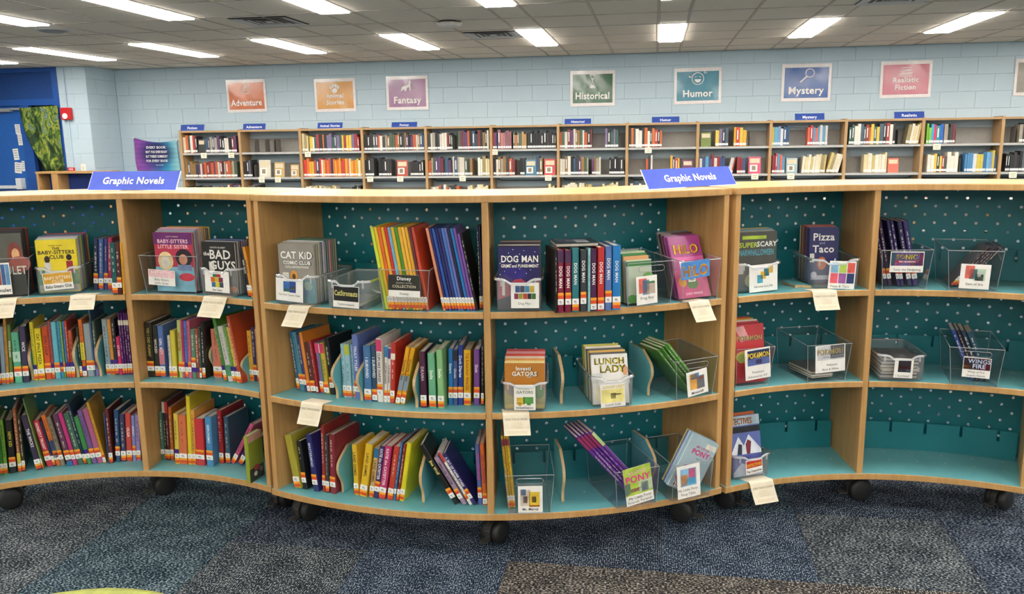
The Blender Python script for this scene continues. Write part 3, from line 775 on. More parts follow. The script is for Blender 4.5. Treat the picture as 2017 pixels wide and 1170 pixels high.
# ================================================================== bookcases along the back wall
BW = .93
def PU(k): return -6.879+BW*k
WZT = CAMH+.192
WSH = [CAMH-.128, CAMH-.487, CAMH-.85, CAMH-1.21]
UPR = wood('#a8845a', '#bd9a6c', (3, 3, .25), .5)
NAMES = ['beside the purple banner', 'with an empty top shelf', 'under the golden paw poster', 'under the plum poster', 'one bay past the plum poster', 'with a long run of black spines', 'under the dark green poster', 'under the teal poster', 'with a pink book on display', 'under the blue poster', 'under the rose poster', 'with bright rainbow spines', 'cut by the picture edge']
MBAY = frame(WN*CASEN, WU)
STOP = mat('#8f8a84', .5)
def stop_mesh(w_):
    b = MB(); b.box((0, 0, 0), (w_, .003, .19)); return b
for k in range(13):
    e = empty('wall_bookcase', MBAY, 'tall wall bookcase bay with grey shelves %s' % NAMES[k], 'bookcase', 'bookcase bays along the back wall')
    u0, u1 = PU(k), PU(k+1)
    b = MB(); b.box((u0-.018, 0, 0), (u0+.018, .29, WZT+.012)); b.build('upright', UPR, e)
    if k == 12: b = MB(); b.box((u1-.018, 0, 0), (u1+.018, .29, WZT+.012)); b.build('upright', UPR, e)
    b = MB(); b.box((u0+.018, .004, WZT-.026), (u1-.018, .29, WZT)); b.build('top_panel', UPR, e)
    for z in WSH:
        b = MB(); b.box((u0+.019, .006, z-.028), (u1-.019, .27, z)); b.build('shelf', GREYM, e)
        b = MB(); b.box((u0+.019, .272, z), (u1-.019, .276, z+.20))
        b.build('back_stop', STOP, e)
    b = MB(); zr = WSH[1]-.075
    b.tube([(u0+.05, .2, zr+.05), (u0+.06, .2, zr+.015), (u0+.10, .2, zr), (u1-.10, .2, zr), (u1-.06, .2, zr+.015), (u1-.05, .2, zr+.05)], .008, 6)
    b.build('rail', mat('#3c3e42', .4), e)
SEG = [ # bay, shelf, px start, px end, palette, lean
 (0,0,354,390,'wrk',0),(0,0,407,469,'mix',0),(0,1,359,470,'mix',0),(1,1,478,498,'blk',0),(2,0,595,608,'crm',0),(2,0,611,708,'mixy',0),(2,1,595,714,'yel',0),
 (3,0,717,836,'mix',0),(3,1,719,739,'blk',0),(3,1,747,772,'blk',0),(3,1,809,837,'blk',0),(4,0,841,892,'mix',0),(4,0,903,963,'mix',0),(4,1,844,931,'mix',0),(4,1,942,966,'crm',0),
 (5,0,969,980,'red',0),(5,0,981,1010,'pnk',0),(5,0,1011,1038,'olv',0),(5,0,1039,1095,'blk',0),(5,1,970,1016,'mix',0),(5,1,1025,1034,'blk',0),(5,1,1057,1070,'mix',0),
 (6,0,1102,1166,'mix',0),(6,0,1192,1220,'mixy',0),(6,1,1103,1159,'mix',0),(6,1,1166,1183,'mix',0),(6,1,1200,1230,'blk',0),(7,0,1239,1304,'wrk',0),(7,1,1272,1285,'mix',0),(7,1,1320,1338,'yel',0),
 (8,0,1409,1434,'mixy',0),(8,0,1445,1471,'yel',0),(8,1,1377,1427,'red',0),(8,1,1433,1442,'red',.2),(8,1,1451,1468,'red',0),(9,0,1520,1556,'blu',0),(9,0,1590,1629,'red',0),(9,1,1520,1545,'red',0),(9,1,1578,1624,'crm',.08),(9,1,1626,1652,'crm',.25),
 (10,0,1671,1763,'mixy',0),(10,0,1783,1812,'crm',.14),(10,1,1700,1745,'crm',0),(11,0,1824,1857,'rnb',0),(11,0,1858,1880,'mix',0),(11,1,1825,1887,'mixy',0),(11,1,1899,1967,'blu',0),(12,0,2006,2050,'mix',0),(12,1,1979,2080,'blk',0)]
for k in range(13):
    a, c = px_of(W(PU(k)+.05, CASEN, WSH[2]))[0], px_of(W(PU(k+1)-.05, CASEN, WSH[2]))[0]
    rg = random.Random(k+50); x = a
    while x < c-8:
        l = rg.uniform(20, 60); 
        if rg.random() < .8: SEG.append((k, 2, x, min(c, x+l), rg.choice(['mix', 'blk', 'mix', 'crm']), 0))
        x += l+rg.uniform(4, 30)
PAL = {'mix': ['#2a2a2c', '#7a3030', '#c8bfae', '#38506c', '#8c6a3c', '#4a5a48', '#b8562c', '#5a3a60', '#d8d0c0', '#1c1c1e', '#3a3a3e', '#a09484'], 'wrk': ['#e0d8cc', '#b03a34', '#2a2a2a', '#d8c8b0', '#c86a30', '#484848'],
       'blk': ['#1a1a1c', '#26262a', '#1e1c1e', '#3a3634', '#5a5c62', '#2a2224'], 'crm': ['#d8c898', '#e0d8c4', '#c8b070', '#dcd0b8', '#9a8a60'], 'yel': ['#d8a030', '#d86a28', '#e0d8c8', '#c83a30', '#d0b040', '#2a3a4c', '#b84a3a'],
       'mixy': ['#4a5a68', '#d8b848', '#2c2c2e', '#b86a30', '#e0d8c8', '#7a6a8a', '#9a3838', '#3c5a50'], 'red': ['#b83a38', '#d86048', '#c8c0b8', '#3a4a78', '#8a2a30', '#5a90b0'], 'pnk': ['#3a5080', '#b87a70', '#c08a88', '#8a5a60', '#a87078'],
       'olv': ['#b08a58', '#6a7058', '#58604c', '#c0703a'], 'blu': ['#3a6a9c', '#5aa0c0', '#2a4a70', '#d0d0cc', '#4c84b0', '#c8b44a', '#7a8ab0'], 'rnb': ['#2a8a8c', '#2a60b8', '#d82a78', '#e0702a', '#7ab83a', '#3aa0c8', '#d8305a']}
PALL = sorted({c for v in PAL.values() for c in v})
MATS = [mat(c, .4, .2) for c in PALL]+[mat('#eeeae2', .5, var=0), mat('#cfc6b4', .85)]
IW, IP = len(PALL), len(PALL)+1
stuff = MB(); wall_books = []
for (k, s, x0, x1, pal, lean) in SEG:
    z = WSH[s]+.0035; P0, P1 = on_n(x0, px_of(W(0, CASEN, z))[1], CASEN), on_n(x1, 300, CASEN)
    def ux(px):
        lo, hi = -9, 9
        for _ in range(40):
            m_ = (lo+hi)/2
            if px_of(W(m_, CASEN+.03, z))[0] < px: lo = m_
            else: hi = m_
        return lo
    u, ue = ux(x0), min(ux(x1), PU(k+1)-.03); u = max(u, PU(k)+.022)
    rg = random.Random(int(x0*7)+s); hb = rg.uniform(.215, .245)
    same = rg.choice(PAL[pal])
    while u < ue-.015:
        t = rg.uniform(.022, .046); h = hb+rg.uniform(-.03, .025); c = rg.choice(PAL[pal])
        if pal == 'rnb': c = PAL['rnb'][int((u*30) % 7)]
        if u+t > ue: t = max(.014, ue-u)
        y0 = .02+rg.uniform(0, .012)
        wall_books.append((k, s, u, t, h, c, y0, lean, z)); u += t+.0008
def spine_box(mb, u, t, h, c, y0, lean, z, org=True):
    i = len(mb.v); ci = PALL.index(c); cs, sn = math.cos(lean), math.sin(lean)
    mb.box((0, y0, 0), (t-.001, y0+.17, h), ci); mb.m[-5] = IP
    mb.box((.001, y0-.0015, .012), (t-.002, y0, .04), IW)
    mb.box((t*.3, y0-.001, h*.35), (t*.6, y0, h*.85), IW if sum(int(c[q:q+2], 16) for q in (1, 3, 5)) < 330 and int(u*100) % 3 == 0 else ci)
    for q in range(i, len(mb.v)):
        x, y, zz_ = mb.v[q]; x -= t if lean > 0 else 0
        x, zz_ = x*cs+zz_*sn, zz_*cs-x*sn
        mb.v[q] = (u+(t if lean > 0 else 0)+x, y, z+zz_)
for (k, s, u, t, h, c, y0, lean, z) in wall_books: spine_box(stuff, u, t, h, c, y0, lean, z)
so = stuff.build('shelved_books', MATS); so.matrix_world = MBAY
tag(so, 'rows of library books on the shelves along the back wall', 'books', kind='stuff')
# books shown face-out on the wall shelves, each with its little white card
FO = [(1, 1, 511, 533, '#cfc6b4', 'cream'), (1, 1, 541, 560, '#b89a58', 'golden'), (1, 1, 573, 589, '#b8904e', 'tan'), (3, 1, 782, 803, '#a83c24', 'red-brown'), (5, 1, 1035, 1056, '#2f6a84', 'teal'), (5, 1, 1072, 1094, '#c03a34', 'tall red'),
      (7, 1, 1344, 1364, '#6a2a58', 'plum'), (8, 0, 1380, 1400, '#6a7a34', 'green and purple'), (8, 1, 1474, 1498, '#c84a68', 'pink'), (9, 1, 1548, 1570, '#8aa0a0', 'pale green'), (10, 1, 1748, 1769, '#d8604a', 'coral'), (0, 0, 391, 404, '#2a2a2c', 'leaning dark')]
for (k, s, x0, x1, c, nm) in FO:
    z = WSH[s]+.001
    def ux(px):
        lo, hi = -9, 9
        for _ in range(40):
            m_ = (lo+hi)/2
            if px_of(W(m_, CASEN+.03, z))[0] < px: lo = m_
            else: hi = m_
        return lo
    a, b_ = ux(x0), ux(x1); w_ = b_-a; h = min(w_*1.42, .27) if nm != 'leaning dark' else .2
    e = empty('display_book', MBAY @ Matrix.Translation((a, .03, z)) @ Matrix.Rotation(-.10, 4, 'X'), '%s book displayed face-out on the wall bookcase %s' % (nm, NAMES[k]), 'book', 'face-out books on the wall shelves')
    b = MB(); b.box((0, 0, 0), (w_, .002, h)); b.box((0, .022, 0), (w_, .024, h)); b.box((0, .002, 0), (.003, .022, h)); b.build('cover', mat(c, .35, .3), e)
    b = MB(); b.box((.003, .002, .002), (w_-.003, .022, h-.003)); b.build('pages', mat('#d9cfba', .85), e)
    b = MB(); b.box((w_*.1, -.001, h*.62), (w_*.9, 0, h*.9)); b.build('cover_print', mat('#d0c0a0', .4), e)
    if nm not in ('coral', 'leaning dark', 'plum', 'green and purple'):
        b = MB(); b.box((w_*.12, -.006, h*.12), (w_*.72, -.004, h*.52)); cd_ = b.build('display_card', mat('#ece8de', .6), e)
        b = MB(); b.box((w_*.26, -.0066, h*.2), (w_*.58, -.006, h*.46)); b.build('print', mat('#8a7a60', .6), cd_)
# grey steel bookends in the gaps
def steel_end(k, s, px, label):
    z = WSH[s]+.001; lo, hi = -9, 9
    for _ in range(40):
        m_ = (lo+hi)/2
        if px_of(W(m_, CASEN+.06, z))[0] < px: lo = m_
        else: hi = m_
    e = empty('steel_bookend', MBAY @ Matrix.Translation((lo, .06, z)), label, 'bookend', 'grey steel bookends on the wall shelves')
    prof = [(0, 0), (.0, .13)]+[(.045-.045*math.cos(a), .13+.05*math.sin(a)) for a in [math.pi/2*q/5 for q in range(6)]]+[(.15, .18), (.15, 0)]
    b = MB(); b.loft([[(0, y, zz_) for y, zz_ in prof], [(.003, y, zz_) for y, zz_ in prof]], 0, True, True); b.build('plate', mat('#6f6b66', .45), e)
    b = MB(); b.box((.003, .01, 0), (.10, .14, .002)); b.build('foot', mat('#6f6b66', .45), e)
for i, (k, s, px, lb) in enumerate([(1, 0, 502, 'first on the empty shelf'), (1, 0, 523, 'second on the empty shelf'), (1, 0, 540, 'third on the empty shelf'), (1, 0, 545, 'fourth on the empty shelf'), (1, 1, 502, 'beside four black spines'), (10, 0, 1768, 'before the leaning cream spines'), (11, 0, 1881, 'after the rainbow spines'), (8, 0, 1476, 'after the yellow set'), (9, 1, 1574, 'beside the pale green display book'), (11, 1, 1890, 'before the sky blue set'), (4, 0, 894, 'in the gap past the plum poster'), (12, 0, 1998, 'at the picture edge')]):
    steel_end(k, s, px, 'grey steel bookend %s of the wall bookcases' % lb)
# paper tags hanging on the shelf fronts
for i, (s, px, lb) in enumerate([(0, 401, 'first below the top shelf beside the banner'), (0, 455, 'second below the top shelf beside the banner'), (0, 606, 'under the golden set'), (0, 974, 'before the red spine'), (0, 1277, 'under the teal poster bay'), (0, 1846, 'below the rainbow spines'), (1, 515, 'under the cream display book'), (1, 547, 'under the golden display book'), (1, 729, 'under the grey spines past the paw poster'), (1, 788, 'under the red-brown display book'), (1, 911, 'under the pale set'), (1, 1080, 'under the tall red display book'), (1, 1487, 'under the pink display book'), (1, 1558, 'under the pale green display book'), (1, 1996, 'under the black spines at the edge')]):
    z = WSH[s]; lo, hi = -9, 9
    for _ in range(40):
        m_ = (lo+hi)/2
        if px_of(W(m_, CASEN, z))[0] < px: lo = m_
        else: hi = m_
    e = empty('shelf_tag', MBAY @ Matrix.Translation((lo, .004, z)), 'cream paper tag %s' % lb, 'tag', 'cream tags on the wall shelves')
    b = MB(); b.box((-.045, -.003, -.075), (.045, -.002, .0015)); b.box((-.045, -.003, .0005), (.045, .02, .0015)); b.build('paper', mat('#efe6cc', .7), e)
    b = MB(); b.box((-.03, -.0036, -.03), (.03, -.003, -.022)); b.box((-.025, -.0036, -.055), (.02, -.003, -.048)); b.build('print', mat('#a89c84', .7, var=0), e)
# section signs on top of the cases
def section_sign(x0, x1, yb, yt, s, label):
    P, Q = on_n(x0, yb, CASEN+.03), on_n(x1, yb, CASEN+.03); w_ = (Q-P).length; u_ = P.dot(WU); h = max(.07, on_n(x0, yt, CASEN+.04).z-WZT)
    e = empty('section_sign', frame(W(u_, CASEN+.03, WZT+.001), WU), label, 'sign', 'small blue signs on the wall bookcases')
    b = MB(); b.loft([[(0, 0, 0), (w_, 0, 0), (w_, .003, 0), (0, .003, 0)], [(0, .03, h), (w_, .03, h), (w_, .033, h), (0, .033, h)]], 0, True, True); b.build('face', mat('#2a4796', .6, 0, .25), e)
    b = MB(); b.box((0, -.012, 0), (w_, .05, .002)); b.build('foot', mat('#e8e8ee', .4), e)
    n = Vector((0, -h, .03)).normalized()
    text(e, s, Vector((w_/2, .03*.27, h*.27))+n*.0015, (1, 0, 0), (0, .03, h), h*.42, '#f2f4fa', w_*.8, 1)
for a in [(355,401,254,246,'Fiction','blue sign reading Fiction on the wall bookcase beside the banner'),(478,522,252.5,244,'Adventure','blue sign reading Adventure on the wall bookcase'),(625,674,252,242,'Animal Stories','blue sign reading Animal Stories on the wall bookcase'),(771,821,251,241,'Fantasy','blue sign reading Fantasy on the wall bookcase'),(1112,1164,244,234.5,'Historical','blue sign reading Historical on the wall bookcase'),(1284,1338,241,230.5,'Humor','blue sign reading Humor on the wall bookcase'),(1566,1624,235,224,'Mystery','blue sign reading Mystery on the wall bookcase'),(1762,1821,231,220.5,'Realistic','blue sign reading Realistic on the wall bookcase')]:
    section_sign(*a)
# ================================================================== books
PAGES = [mat('#d9cfba', .85), mat('#c9bfae', .85), mat('#e4dccb', .85)]
STICK_O, STICK_Y = mat('#d8501c', .4, var=.1), mat('#f0a22c', .4, var=.1)
STICK_W, STICK_P = mat('#f2efea', .45, var=0), mat('#3a1a78', .45, var=0)
INK = mat('#3a3a3c', .6, var=0)
N_BOOK = [0]
def book(M, t, h, d, hexc, style='', title=None, tcol='#f2eee6', label='', group=None, top=None, spine2=None, parts=True, bold=1, name='book'):
    """local frame: x across the thickness, y from spine to fore edge, z up; front cover is the x = t side"""
    N_BOOK[0] += 1
    rr_ = random.Random(N_BOOK[0])
    e = empty(name, M, label, 'book', group)
    c = min(.0022, t*.2); b_ = min(.003, t*.25)
    mb = MB()
    prof = [(0, d), (0, b_), (b_, 0), (t-b_, 0), (t, b_), (t, d), (t-c, d), (t-c, c), (c, c), (c, d)]
    lo = [(x, y, 0) for x, y in prof]; hi = [(x, y, h) for x, y in prof]
    i = len(mb.v); mb.v += lo+hi; n = len(prof)
    for j in range(n): mb.f.append((i+j, i+(j+1) % n, i+n+(j+1) % n, i+n+j)); mb.m.append(0)
    for base, flip in ((i, 1), (i+n, 0)):
        for q in ((0, 1, 8, 9), (1, 2, 7, 8), (2, 3, 7), (3, 4, 7), (4, 5, 6, 7)):
            q = q[::-1] if not flip else q
            mb.f.append(tuple(base+k for k in q)); mb.m.append(0)
    mb.build('cover', mat(hexc, .34, .25), e)
    mb = MB(); mb.box((c, c, .002), (t-c, d-.003, h-.003)); mb.build('pages', rr_.choice(PAGES), e)
    if not parts: return e
    y = -.0005
    def strip(z0, z1, m_, nm, inset=.0):
        s = MB(); s.box((inset, y, z0), (t-inset, .0004, z1), 0, ()); s.build(nm, m_, e)
    zt = .006
    for ch in style:
        if ch == 'g': zt += .023                                 # bare spine below the stickers
        elif ch == 'o':
            s = MB(); k = .0225
            s.box((.0002, y, zt), (t-.0002, .0004, zt+k*.56)); s.box((.0002, y, zt+k*.56), (t-.0002, .0004, zt+k), 1)
            s.build('genre_sticker', [STICK_O, STICK_Y], e); zt += k
        elif ch == 'w':
            q = MB(); q.box((.0001, y, zt), (t-.0001, .0004, zt+.021)); lab = q.build('call_label', STICK_W, e)
            q = MB(); q.box((t*.25, y-.0003, zt+.010), (t*.6, y, zt+.0125)); q.box((t*.3, y-.0003, zt+.005), (t*.7, y, zt+.0065)); q.build('print', INK, lab); zt += .021
        elif ch == 'p':
            strip(zt, zt+.02, STICK_P, 'purple_sticker'); zt += .02
    if spine2: strip(h*spine2[1], h*spine2[2], mat(spine2[0], .34, .25), 'spine_band')
    if top: strip(h*.80, h*.985, mat(top, .34, .25), 'spine_band')
    z1 = h*(.78 if top else .95); z0 = max(zt+.008, h*.2)
    if title and z1-z0 > .02:
        text(e, title, (t*.5-min(t*.55, .011)*.5, y-.0002, (z0+z1)/2), (0, 0, -1), (1, 0, 0), min(t*.55, .011), tcol, (z1-z0), bold, name='title')
    elif t > .006 and z1-z0 > .05 and title != '':
        # lettering too small to read: short printed strokes
        q = MB(); z = z1-.004-rr_.random()*.03; wd = min(t*rr_.uniform(.22, .45), .007); x = (t-wd)/2; zend = z0+rr_.random()*.05
        while z > zend:
            for _ in range(rr_.randrange(3, 8)):                  # one word of small ticks
                l = rr_.uniform(.0009, .0018); hh = wd*rr_.choice((.6, .75, 1.0))
                q.face([(x, y-.0003, z-l), (x+hh, y-.0003, z-l), (x+hh, y-.0003, z), (x, y-.0003, z)]); z -= l+rr_.uniform(.0009, .0016)
                if z < zend: break
            z -= rr_.uniform(.003, .006)
            if rr_.random() < .25: z -= .012
        o = q.build('title', mat(tcol, .5, var=0), e); o['kind'] = 'stuff'
    return e
OBBS = {}
def obb(M, t, d, h, m_=.0006):
    A = M.to_3x3(); return (M @ Vector((t/2, d/2, h/2)), [A.col[0].normalized(), A.col[1].normalized(), A.col[2].normalized()], (t/2-m_, d/2-m_, h/2-m_))
def hit(p, q):
    T = q[0]-p[0]
    if T.length > sum(p[2])+sum(q[2]): return False
    ax = list(p[1])+list(q[1])+[a.cross(b_) for a in p[1] for b_ in q[1]]
    for n in ax:
        l = n.length
        if l < 1e-5: continue
        if abs(T.dot(n)) > sum(abs(p[1][i].dot(n))*p[2][i] for i in range(3))+sum(abs(q[1][i].dot(n))*q[2][i] for i in range(3)): return False
    return True
def bay_limits(U, ph): return (U.posts[0], U.posts[1]) if ph < U.posts[1] else (U.posts[1], U.posts[2])
def leaves_bay(U, lim, o_):
    for sx in (-1, 1):
        for sy in (-1, 1):
            for sz in (-1, 1):
                P = o_[0]+o_[1][0]*(o_[2][0]*sx)+o_[1][1]*(o_[2][1]*sy)+o_[1][2]*(o_[2][2]*sz)
                ph, d = U.inv(P); r = U.R-d if U.cv else U.R+d
                if d > LIPD-.0015 or (ph-lim[0])*r < HT+.0008 or (lim[1]-ph)*r < HT+.0008: return True
    return False
def dark(h):
    h = h.lstrip('#'); return sum(int(h[i:i+2], 16) for i in (0, 2, 4)) < 330
def run(U, k, Z, line, place, data, group, ordn, lean=None, dmax=None, zoff=.0006, skip=()):
    """row of spine-out books; coordinates are read off an enlarged detail of the photograph (Z = origin, scale) and met with the shelf board"""
    ox, oy, sc = Z; z = ZS[k][1]+zoff
    (ax, ay), (bx, by) = [(ox+p[0]/sc, oy+p[1]/sc) for p in line]
    A, B = on_z(ax, ay, z), on_z(bx, by, z); Mid = (A+B)/2
    ph, sb = U.inv(Mid); X = U.tang(ph); D = U.into(ph)
    bk = []
    for ln in data.strip().splitlines():
        f = ln.split(None, 6)
        if len(f) < 6: f.append('')
        xl, xr, xt, yt = [float(v) for v in f[:4]]
        bk.append((ox+xl/sc, ox+xr/sc, ox+xt/sc, oy+yt/sc, f[4], f[5], f[6] if len(f) > 6 else None))
    def s_at(px):
        s0, s1 = -1.5, 1.5
        for _ in range(40):
            sm_ = (s0+s1)/2
            if px_of(Mid+X*sm_)[0] < px: s0 = sm_
            else: s1 = sm_
        return (s0+s1)/2
    geo = []
    for xl, xr, xt, yt, col, st, ti in bk:
        a, b = s_at(xl), s_at(xr); P = on_plane(xt, yt, Mid, D)
        hz = P.z-z; geo.append([a, b, (P-Mid).dot(X)-a, hz])
    th = sum(math.atan2(g[2], g[3]) for g in geo)/len(geo) if lean is None else lean
    prev = -9
    for (a, b, dx, hz), (xl, xr, xt, yt, col, st, ti) in zip(geo, bk):
        a = max(a, prev+.0006)
        t = max(.0035, (b-a)*math.cos(th)-.0006); prev = a+(t+.0006)/math.cos(th)
        h = min(hz/math.cos(th), ZT0-.01-z if k == 1 else (ZS[k-1][0]-z-.008)/math.cos(th))
        d = min(max(.13, .71*h), .185)
        if dmax: d = min(d, dmax)
        lim = bay_limits(U, ph); full = OBBS.setdefault((id(U), k), []); reg = [q for q in full if not any(q is s for s in skip)]; best = None; jit = RND.uniform(0, .005)
        def posed(sh, dd, t_):
            M = frame(Mid+X*((a if th <= 0 else a+(t_+.0006)/math.cos(th))+sh), X) @ Matrix.Rotation(th, 4, 'Y')
            if th > 0: M = M @ Matrix.Translation((-t_, 0, 0))
            return M @ Matrix.Translation((0, jit, 0))
        h_full = h
        for tf, hf in ((1, 1), (.85, 1), (.7, 1), (.8, .88), (.7, .76)):
            h = h_full*hf
            for sh in (0, .002, -.002, .004, -.004, .007, -.007, .011, -.011, .016, -.016, .022, -.022, .03):
                dd = d
                while dd > .085:
                    M = posed(sh, dd, t*tf); o_ = obb(M, t*tf, dd, h)
                    if not leaves_bay(U, lim, o_) and not any(hit(o_, q) for q in reg): best = (M, dd, t*tf, sh); break
                    dd -= .012
                if best: break
            if best: break
        if not best: h = h_full; print('BOOK', place, xl); best = (posed(0, d, t), d, t, 0)
        M, d, t, sh = best
        prev += sh; full.append(obb(M, t, d, h))
        title = tc = None; top = None; sp2 = None
        if ti:
            for tok in ti.split('|'):
                tok = tok.strip()
                if tok.startswith('top='): top = tok[4:]
                elif tok.startswith('band='): q = tok[5:].split(','); sp2 = (q[0], float(q[1]), float(q[2]))
                elif tok.startswith('#'): tc, title = (tok.split(':', 1)+[None])[:2] if ':' in tok else (tok, None)
        tc = tc or ('#e6dfcf' if dark(col) else '#2c2a30')
        i = ordn[0]; ordn[0] += 1
        thick = 'thin' if t < .0095 else ('thick' if t > .021 else 'medium')
        book(M, t, h, d, col, st.replace('-', ''), title, tc, '%s %s book, %s from left, %s' % (thick, cname(col), ORD[i], place), group, top, sp2)
g1 = 'spine-out graphic novels on the curved bookcases'
ZA, ZB, ZC, ZD, ZE = (0, 430, 6.156), (0, 600, 6.881), (270, 600, 6.884), (0, 770, 6.5), (270, 760, 5.57)
ZF, ZG, ZH, ZI = (550, 630, 6.5), (760, 640, 6.5), (540, 810, 6.16), (680, 820, 6.159)
ZK, ZL = (720, 420, 5.848), (960, 430, 5.571)
# --- bookcase by the doors, top shelf
o = [0]; pl = 'top shelf beside the yellow-covered bin'
run(UL_, 1, ZA, ((1132, 868), (1360, 868)), pl, """
1132 1190 1125 255 #26284f gwo
1194 1254 1192 255 #46649f ow
1256 1304 1250 250 #343a78 gwo
1305 1360 1298 235 #b02a50 ow""", g1, o)
run(UL_, 1, ZA, ((1362, 925), (1505, 925)), pl, """
1362 1430 1315 300 #12504f ow
1431 1488 1385 295 #4a1820 gwo
1489 1510 1448 300 #d8a020 -""", g1, o)
o = [0]
run(UL_, 1, (250, 430, 6.156), ((1470, 960), (1540, 965)), 'top shelf beside the bin behind the black cover', """
1470 1502 1350 360 #1d1c1c ow #f0ece4:BAD GUYS
1503 1535 1405 350 #d89020 ow #2a2420:BAD GUYS""", g1, o)
# --- bookcase by the doors, middle shelf, outer bay
o = [0]; pl = 'middle shelf of bay at picture edge'
run(UL_, 2, ZB, ((-60, 1090), (190, 1076)), pl, """
-45 18 -70 210 #402828 ow
22 86 0 300 #8296a8 ow #5a3a4a:
88 131 12 190 #c08a3c ow
134 184 52 280 #5f7a3a ow #e8e4d0:DOGS & LAND""", g1, o)
run(UL_, 2, ZB, ((195, 1076), (400, 1048)), pl, """
195 300 125 385 #5aa886 gwo |band=#b8d8c4,.42,.62
318 402 250 300 #3c3350 gwo #f2f0ea:WICK""", g1, o)
run(UL_, 2, ZB, ((470, 1025), (1030, 992)), pl, """
468 520 368 240 #dcca34 owp
523 612 440 330 #ecd62a ow #1c1a12:CAT SPACE PIZZA
620 705 540 305 #cf5226 gwo #241410:TOFU SOUP
707 748 617 228 #a85058 owp
752 826 665 240 #64b0be gwo #d8f0f0:
828 872 735 232 #4796b8 gop
873 900 785 228 #74983a gwo
901 934 822 234 #457fb8 owp
935 970 882 220 #bd3c28 owp
972 1026 965 350 #b85a3c owp""", g1, o)
run(UL_, 2, ZB, ((1085, 992), (1300, 965)), pl, """
1088 1122 1000 310 #2c3a2a ow
1124 1180 1035 205 #d06a28 wp |band=#d8c83a,.3,.6
1184 1276 1095 265 #8f9aa0 gwo #b82a28:
1280 1300 1190 78 #3c5a76 gwo
1301 1342 1280 225 #4a5a50 gwo |band=#7a6aa8,.0,.5""", g1, o)
run(UL_, 2, ZB, ((1440, 935), (1790, 970)), pl, """
1440 1510 1395 200 #94a8ae ow
1513 1560 1432 200 #d99444 owp
1562 1612 1500 190 #2a2a30 owp
1614 1664 1565 440 #c82864 gw #f4e8ec:1ST PAIN
1666 1698 1562 112 #521a64 ow |band=#e8dcc8,.8,.88
1699 1730 1595 112 #521a64 ow |band=#e8dcc8,.8,.88
1731 1764 1630 112 #521a64 ow |band=#e8dcc8,.8,.88
1765 1800 1695 112 #521a64 ow |band=#e8dcc8,.8,.88""", g1, o)
# --- bookcase by the doors, middle shelf, inner bay
o = [0]; pl = 'middle shelf of bay joining the bulging bookcase'
run(UL_, 2, ZC, ((145, 1000), (540, 975)), pl, """
148 240 90 245 #2b2a22 gwo #c8b860:YES I DID FUNNY
246 315 190 285 #2a2e2a ow #e8e4d8:WICKED
317 388 275 285 #5470aa ow #f0e4e4:GIRL BOY|band=#c87a88,.25,.55
440 474 395 420 #d8d2c6 ow
476 542 420 355 #d0bf3c ow #3c3c3c:""", g1, o)
run(UL_, 2, ZC, ((562, 990), (930, 1018)), pl, """
565 617 485 215 #b4bc6c gwo #a03028:ANTI SITTER
619 652 590 220 #b8366a gwo
654 694 640 225 #4f70b4 owp
696 738 690 225 #c8627a gwo
740 800 700 340 #587f68 gpwo
802 848 752 335 #94482a gp
850 878 805 335 #3a4a48 wo
880 922 838 250 #1e1e1c ow""", g1, o)
run(UL_, 2, ZC, ((1040, 985), (1160, 995)), pl, """
1043 1160 985 330 #cf7860 ow""", g1, o)
run(UL_, 2, ZC, ((1180, 1070), (1430, 1045)), pl, """
1182 1226 985 180 #3f7c2c owp
1228 1300 1075 300 #c8c4bc - |band=#4a8a5a,.1,.3
1304 1345 1150 300 #64924a owp
1346 1384 1190 310 #d0b848 owp
1386 1428 1215 160 #c04c28 ow""", g1, o)
run(UL_, 2, ZC, ((1515, 1032), (1650, 1050)), pl, """
1518 1576 1465 355 #d8a238 ow
1579 1626 1535 310 #36285a gwo
1628 1652 1575 330 #b88440 ow""", g1, o)
# --- bookcase by the doors, bottom shelf
o = [0]; pl = 'bottom shelf of bay at picture edge'
run(UL_, 3, ZD, ((-60, 1065), (330, 1055)), pl, """
-30 44 -40 330 #357f38 ow
46 104 0 380 #74a838 ow
125 214 25 390 #1b1b1c gwo #e6d83c:NEW KID
232 280 105 235 #9a5a36 ow |band=#d8c040,.14,.3
283 328 185 310 #453c2c ow""", g1, o)
run(UL_, 3, ZD, ((395, 1000), (565, 1035)), pl, """
393 472 195 330 #3a3048 ow #f0eee8:THE WICKS
474 566 190 115 #7b964e ow #26301a:Vampireville""", g1, o)
run(UL_, 3, ZD, ((600, 1000), (845, 930)), pl, """
600 682 405 395 #c63446 gwo #f6eaea:HONESTLY TRUANT
683 722 495 400 #2a2e4a ow #e0e0e8:
723 782 515 320 #d06c28 gwo |band=#3a4a6a,.16,.5
784 842 600 340 #857b6a gwo""", g1, o)
run(UL_, 3, ZD, ((860, 962), (1330, 930)), pl, """
862 936 655 310 #623856 gwo |band=#2a6aa8,0,.08
939 994 730 290 #be3678 gwo #f0d8e4:
998 1076 795 300 #3c6654 gwo
1078 1118 830 170 #20344a ow
1120 1184 945 340 #3c8446 gwp #e8f0e0:
1186 1250 970 260 #74568f gwo
1252 1326 1050 240 #a85a80 gwo #e8e0f0:
1327 1366 1118 150 #d09a2e wo""", g1, o)
run(UL_, 3, ZD, ((1390, 925), (1450, 930)), pl, """
1380 1396 1310 290 #2c4684 -
1398 1448 1340 235 #622828 ow""", g1, o)
run(UL_, 3, ZD, ((1480, 885), (1800, 922)), pl, """
1482 1542 1455 250 #264a76 gwo
1552 1616 1530 300 #39395a ow
1619 1692 1580 290 #c04840 ow #f8eee8:OLGA
1700 1744 1670 320 #848ac0 gwo #f0f0f8:DONUT
1746 1802 1715 310 #9a84ba ow""", g1, o)
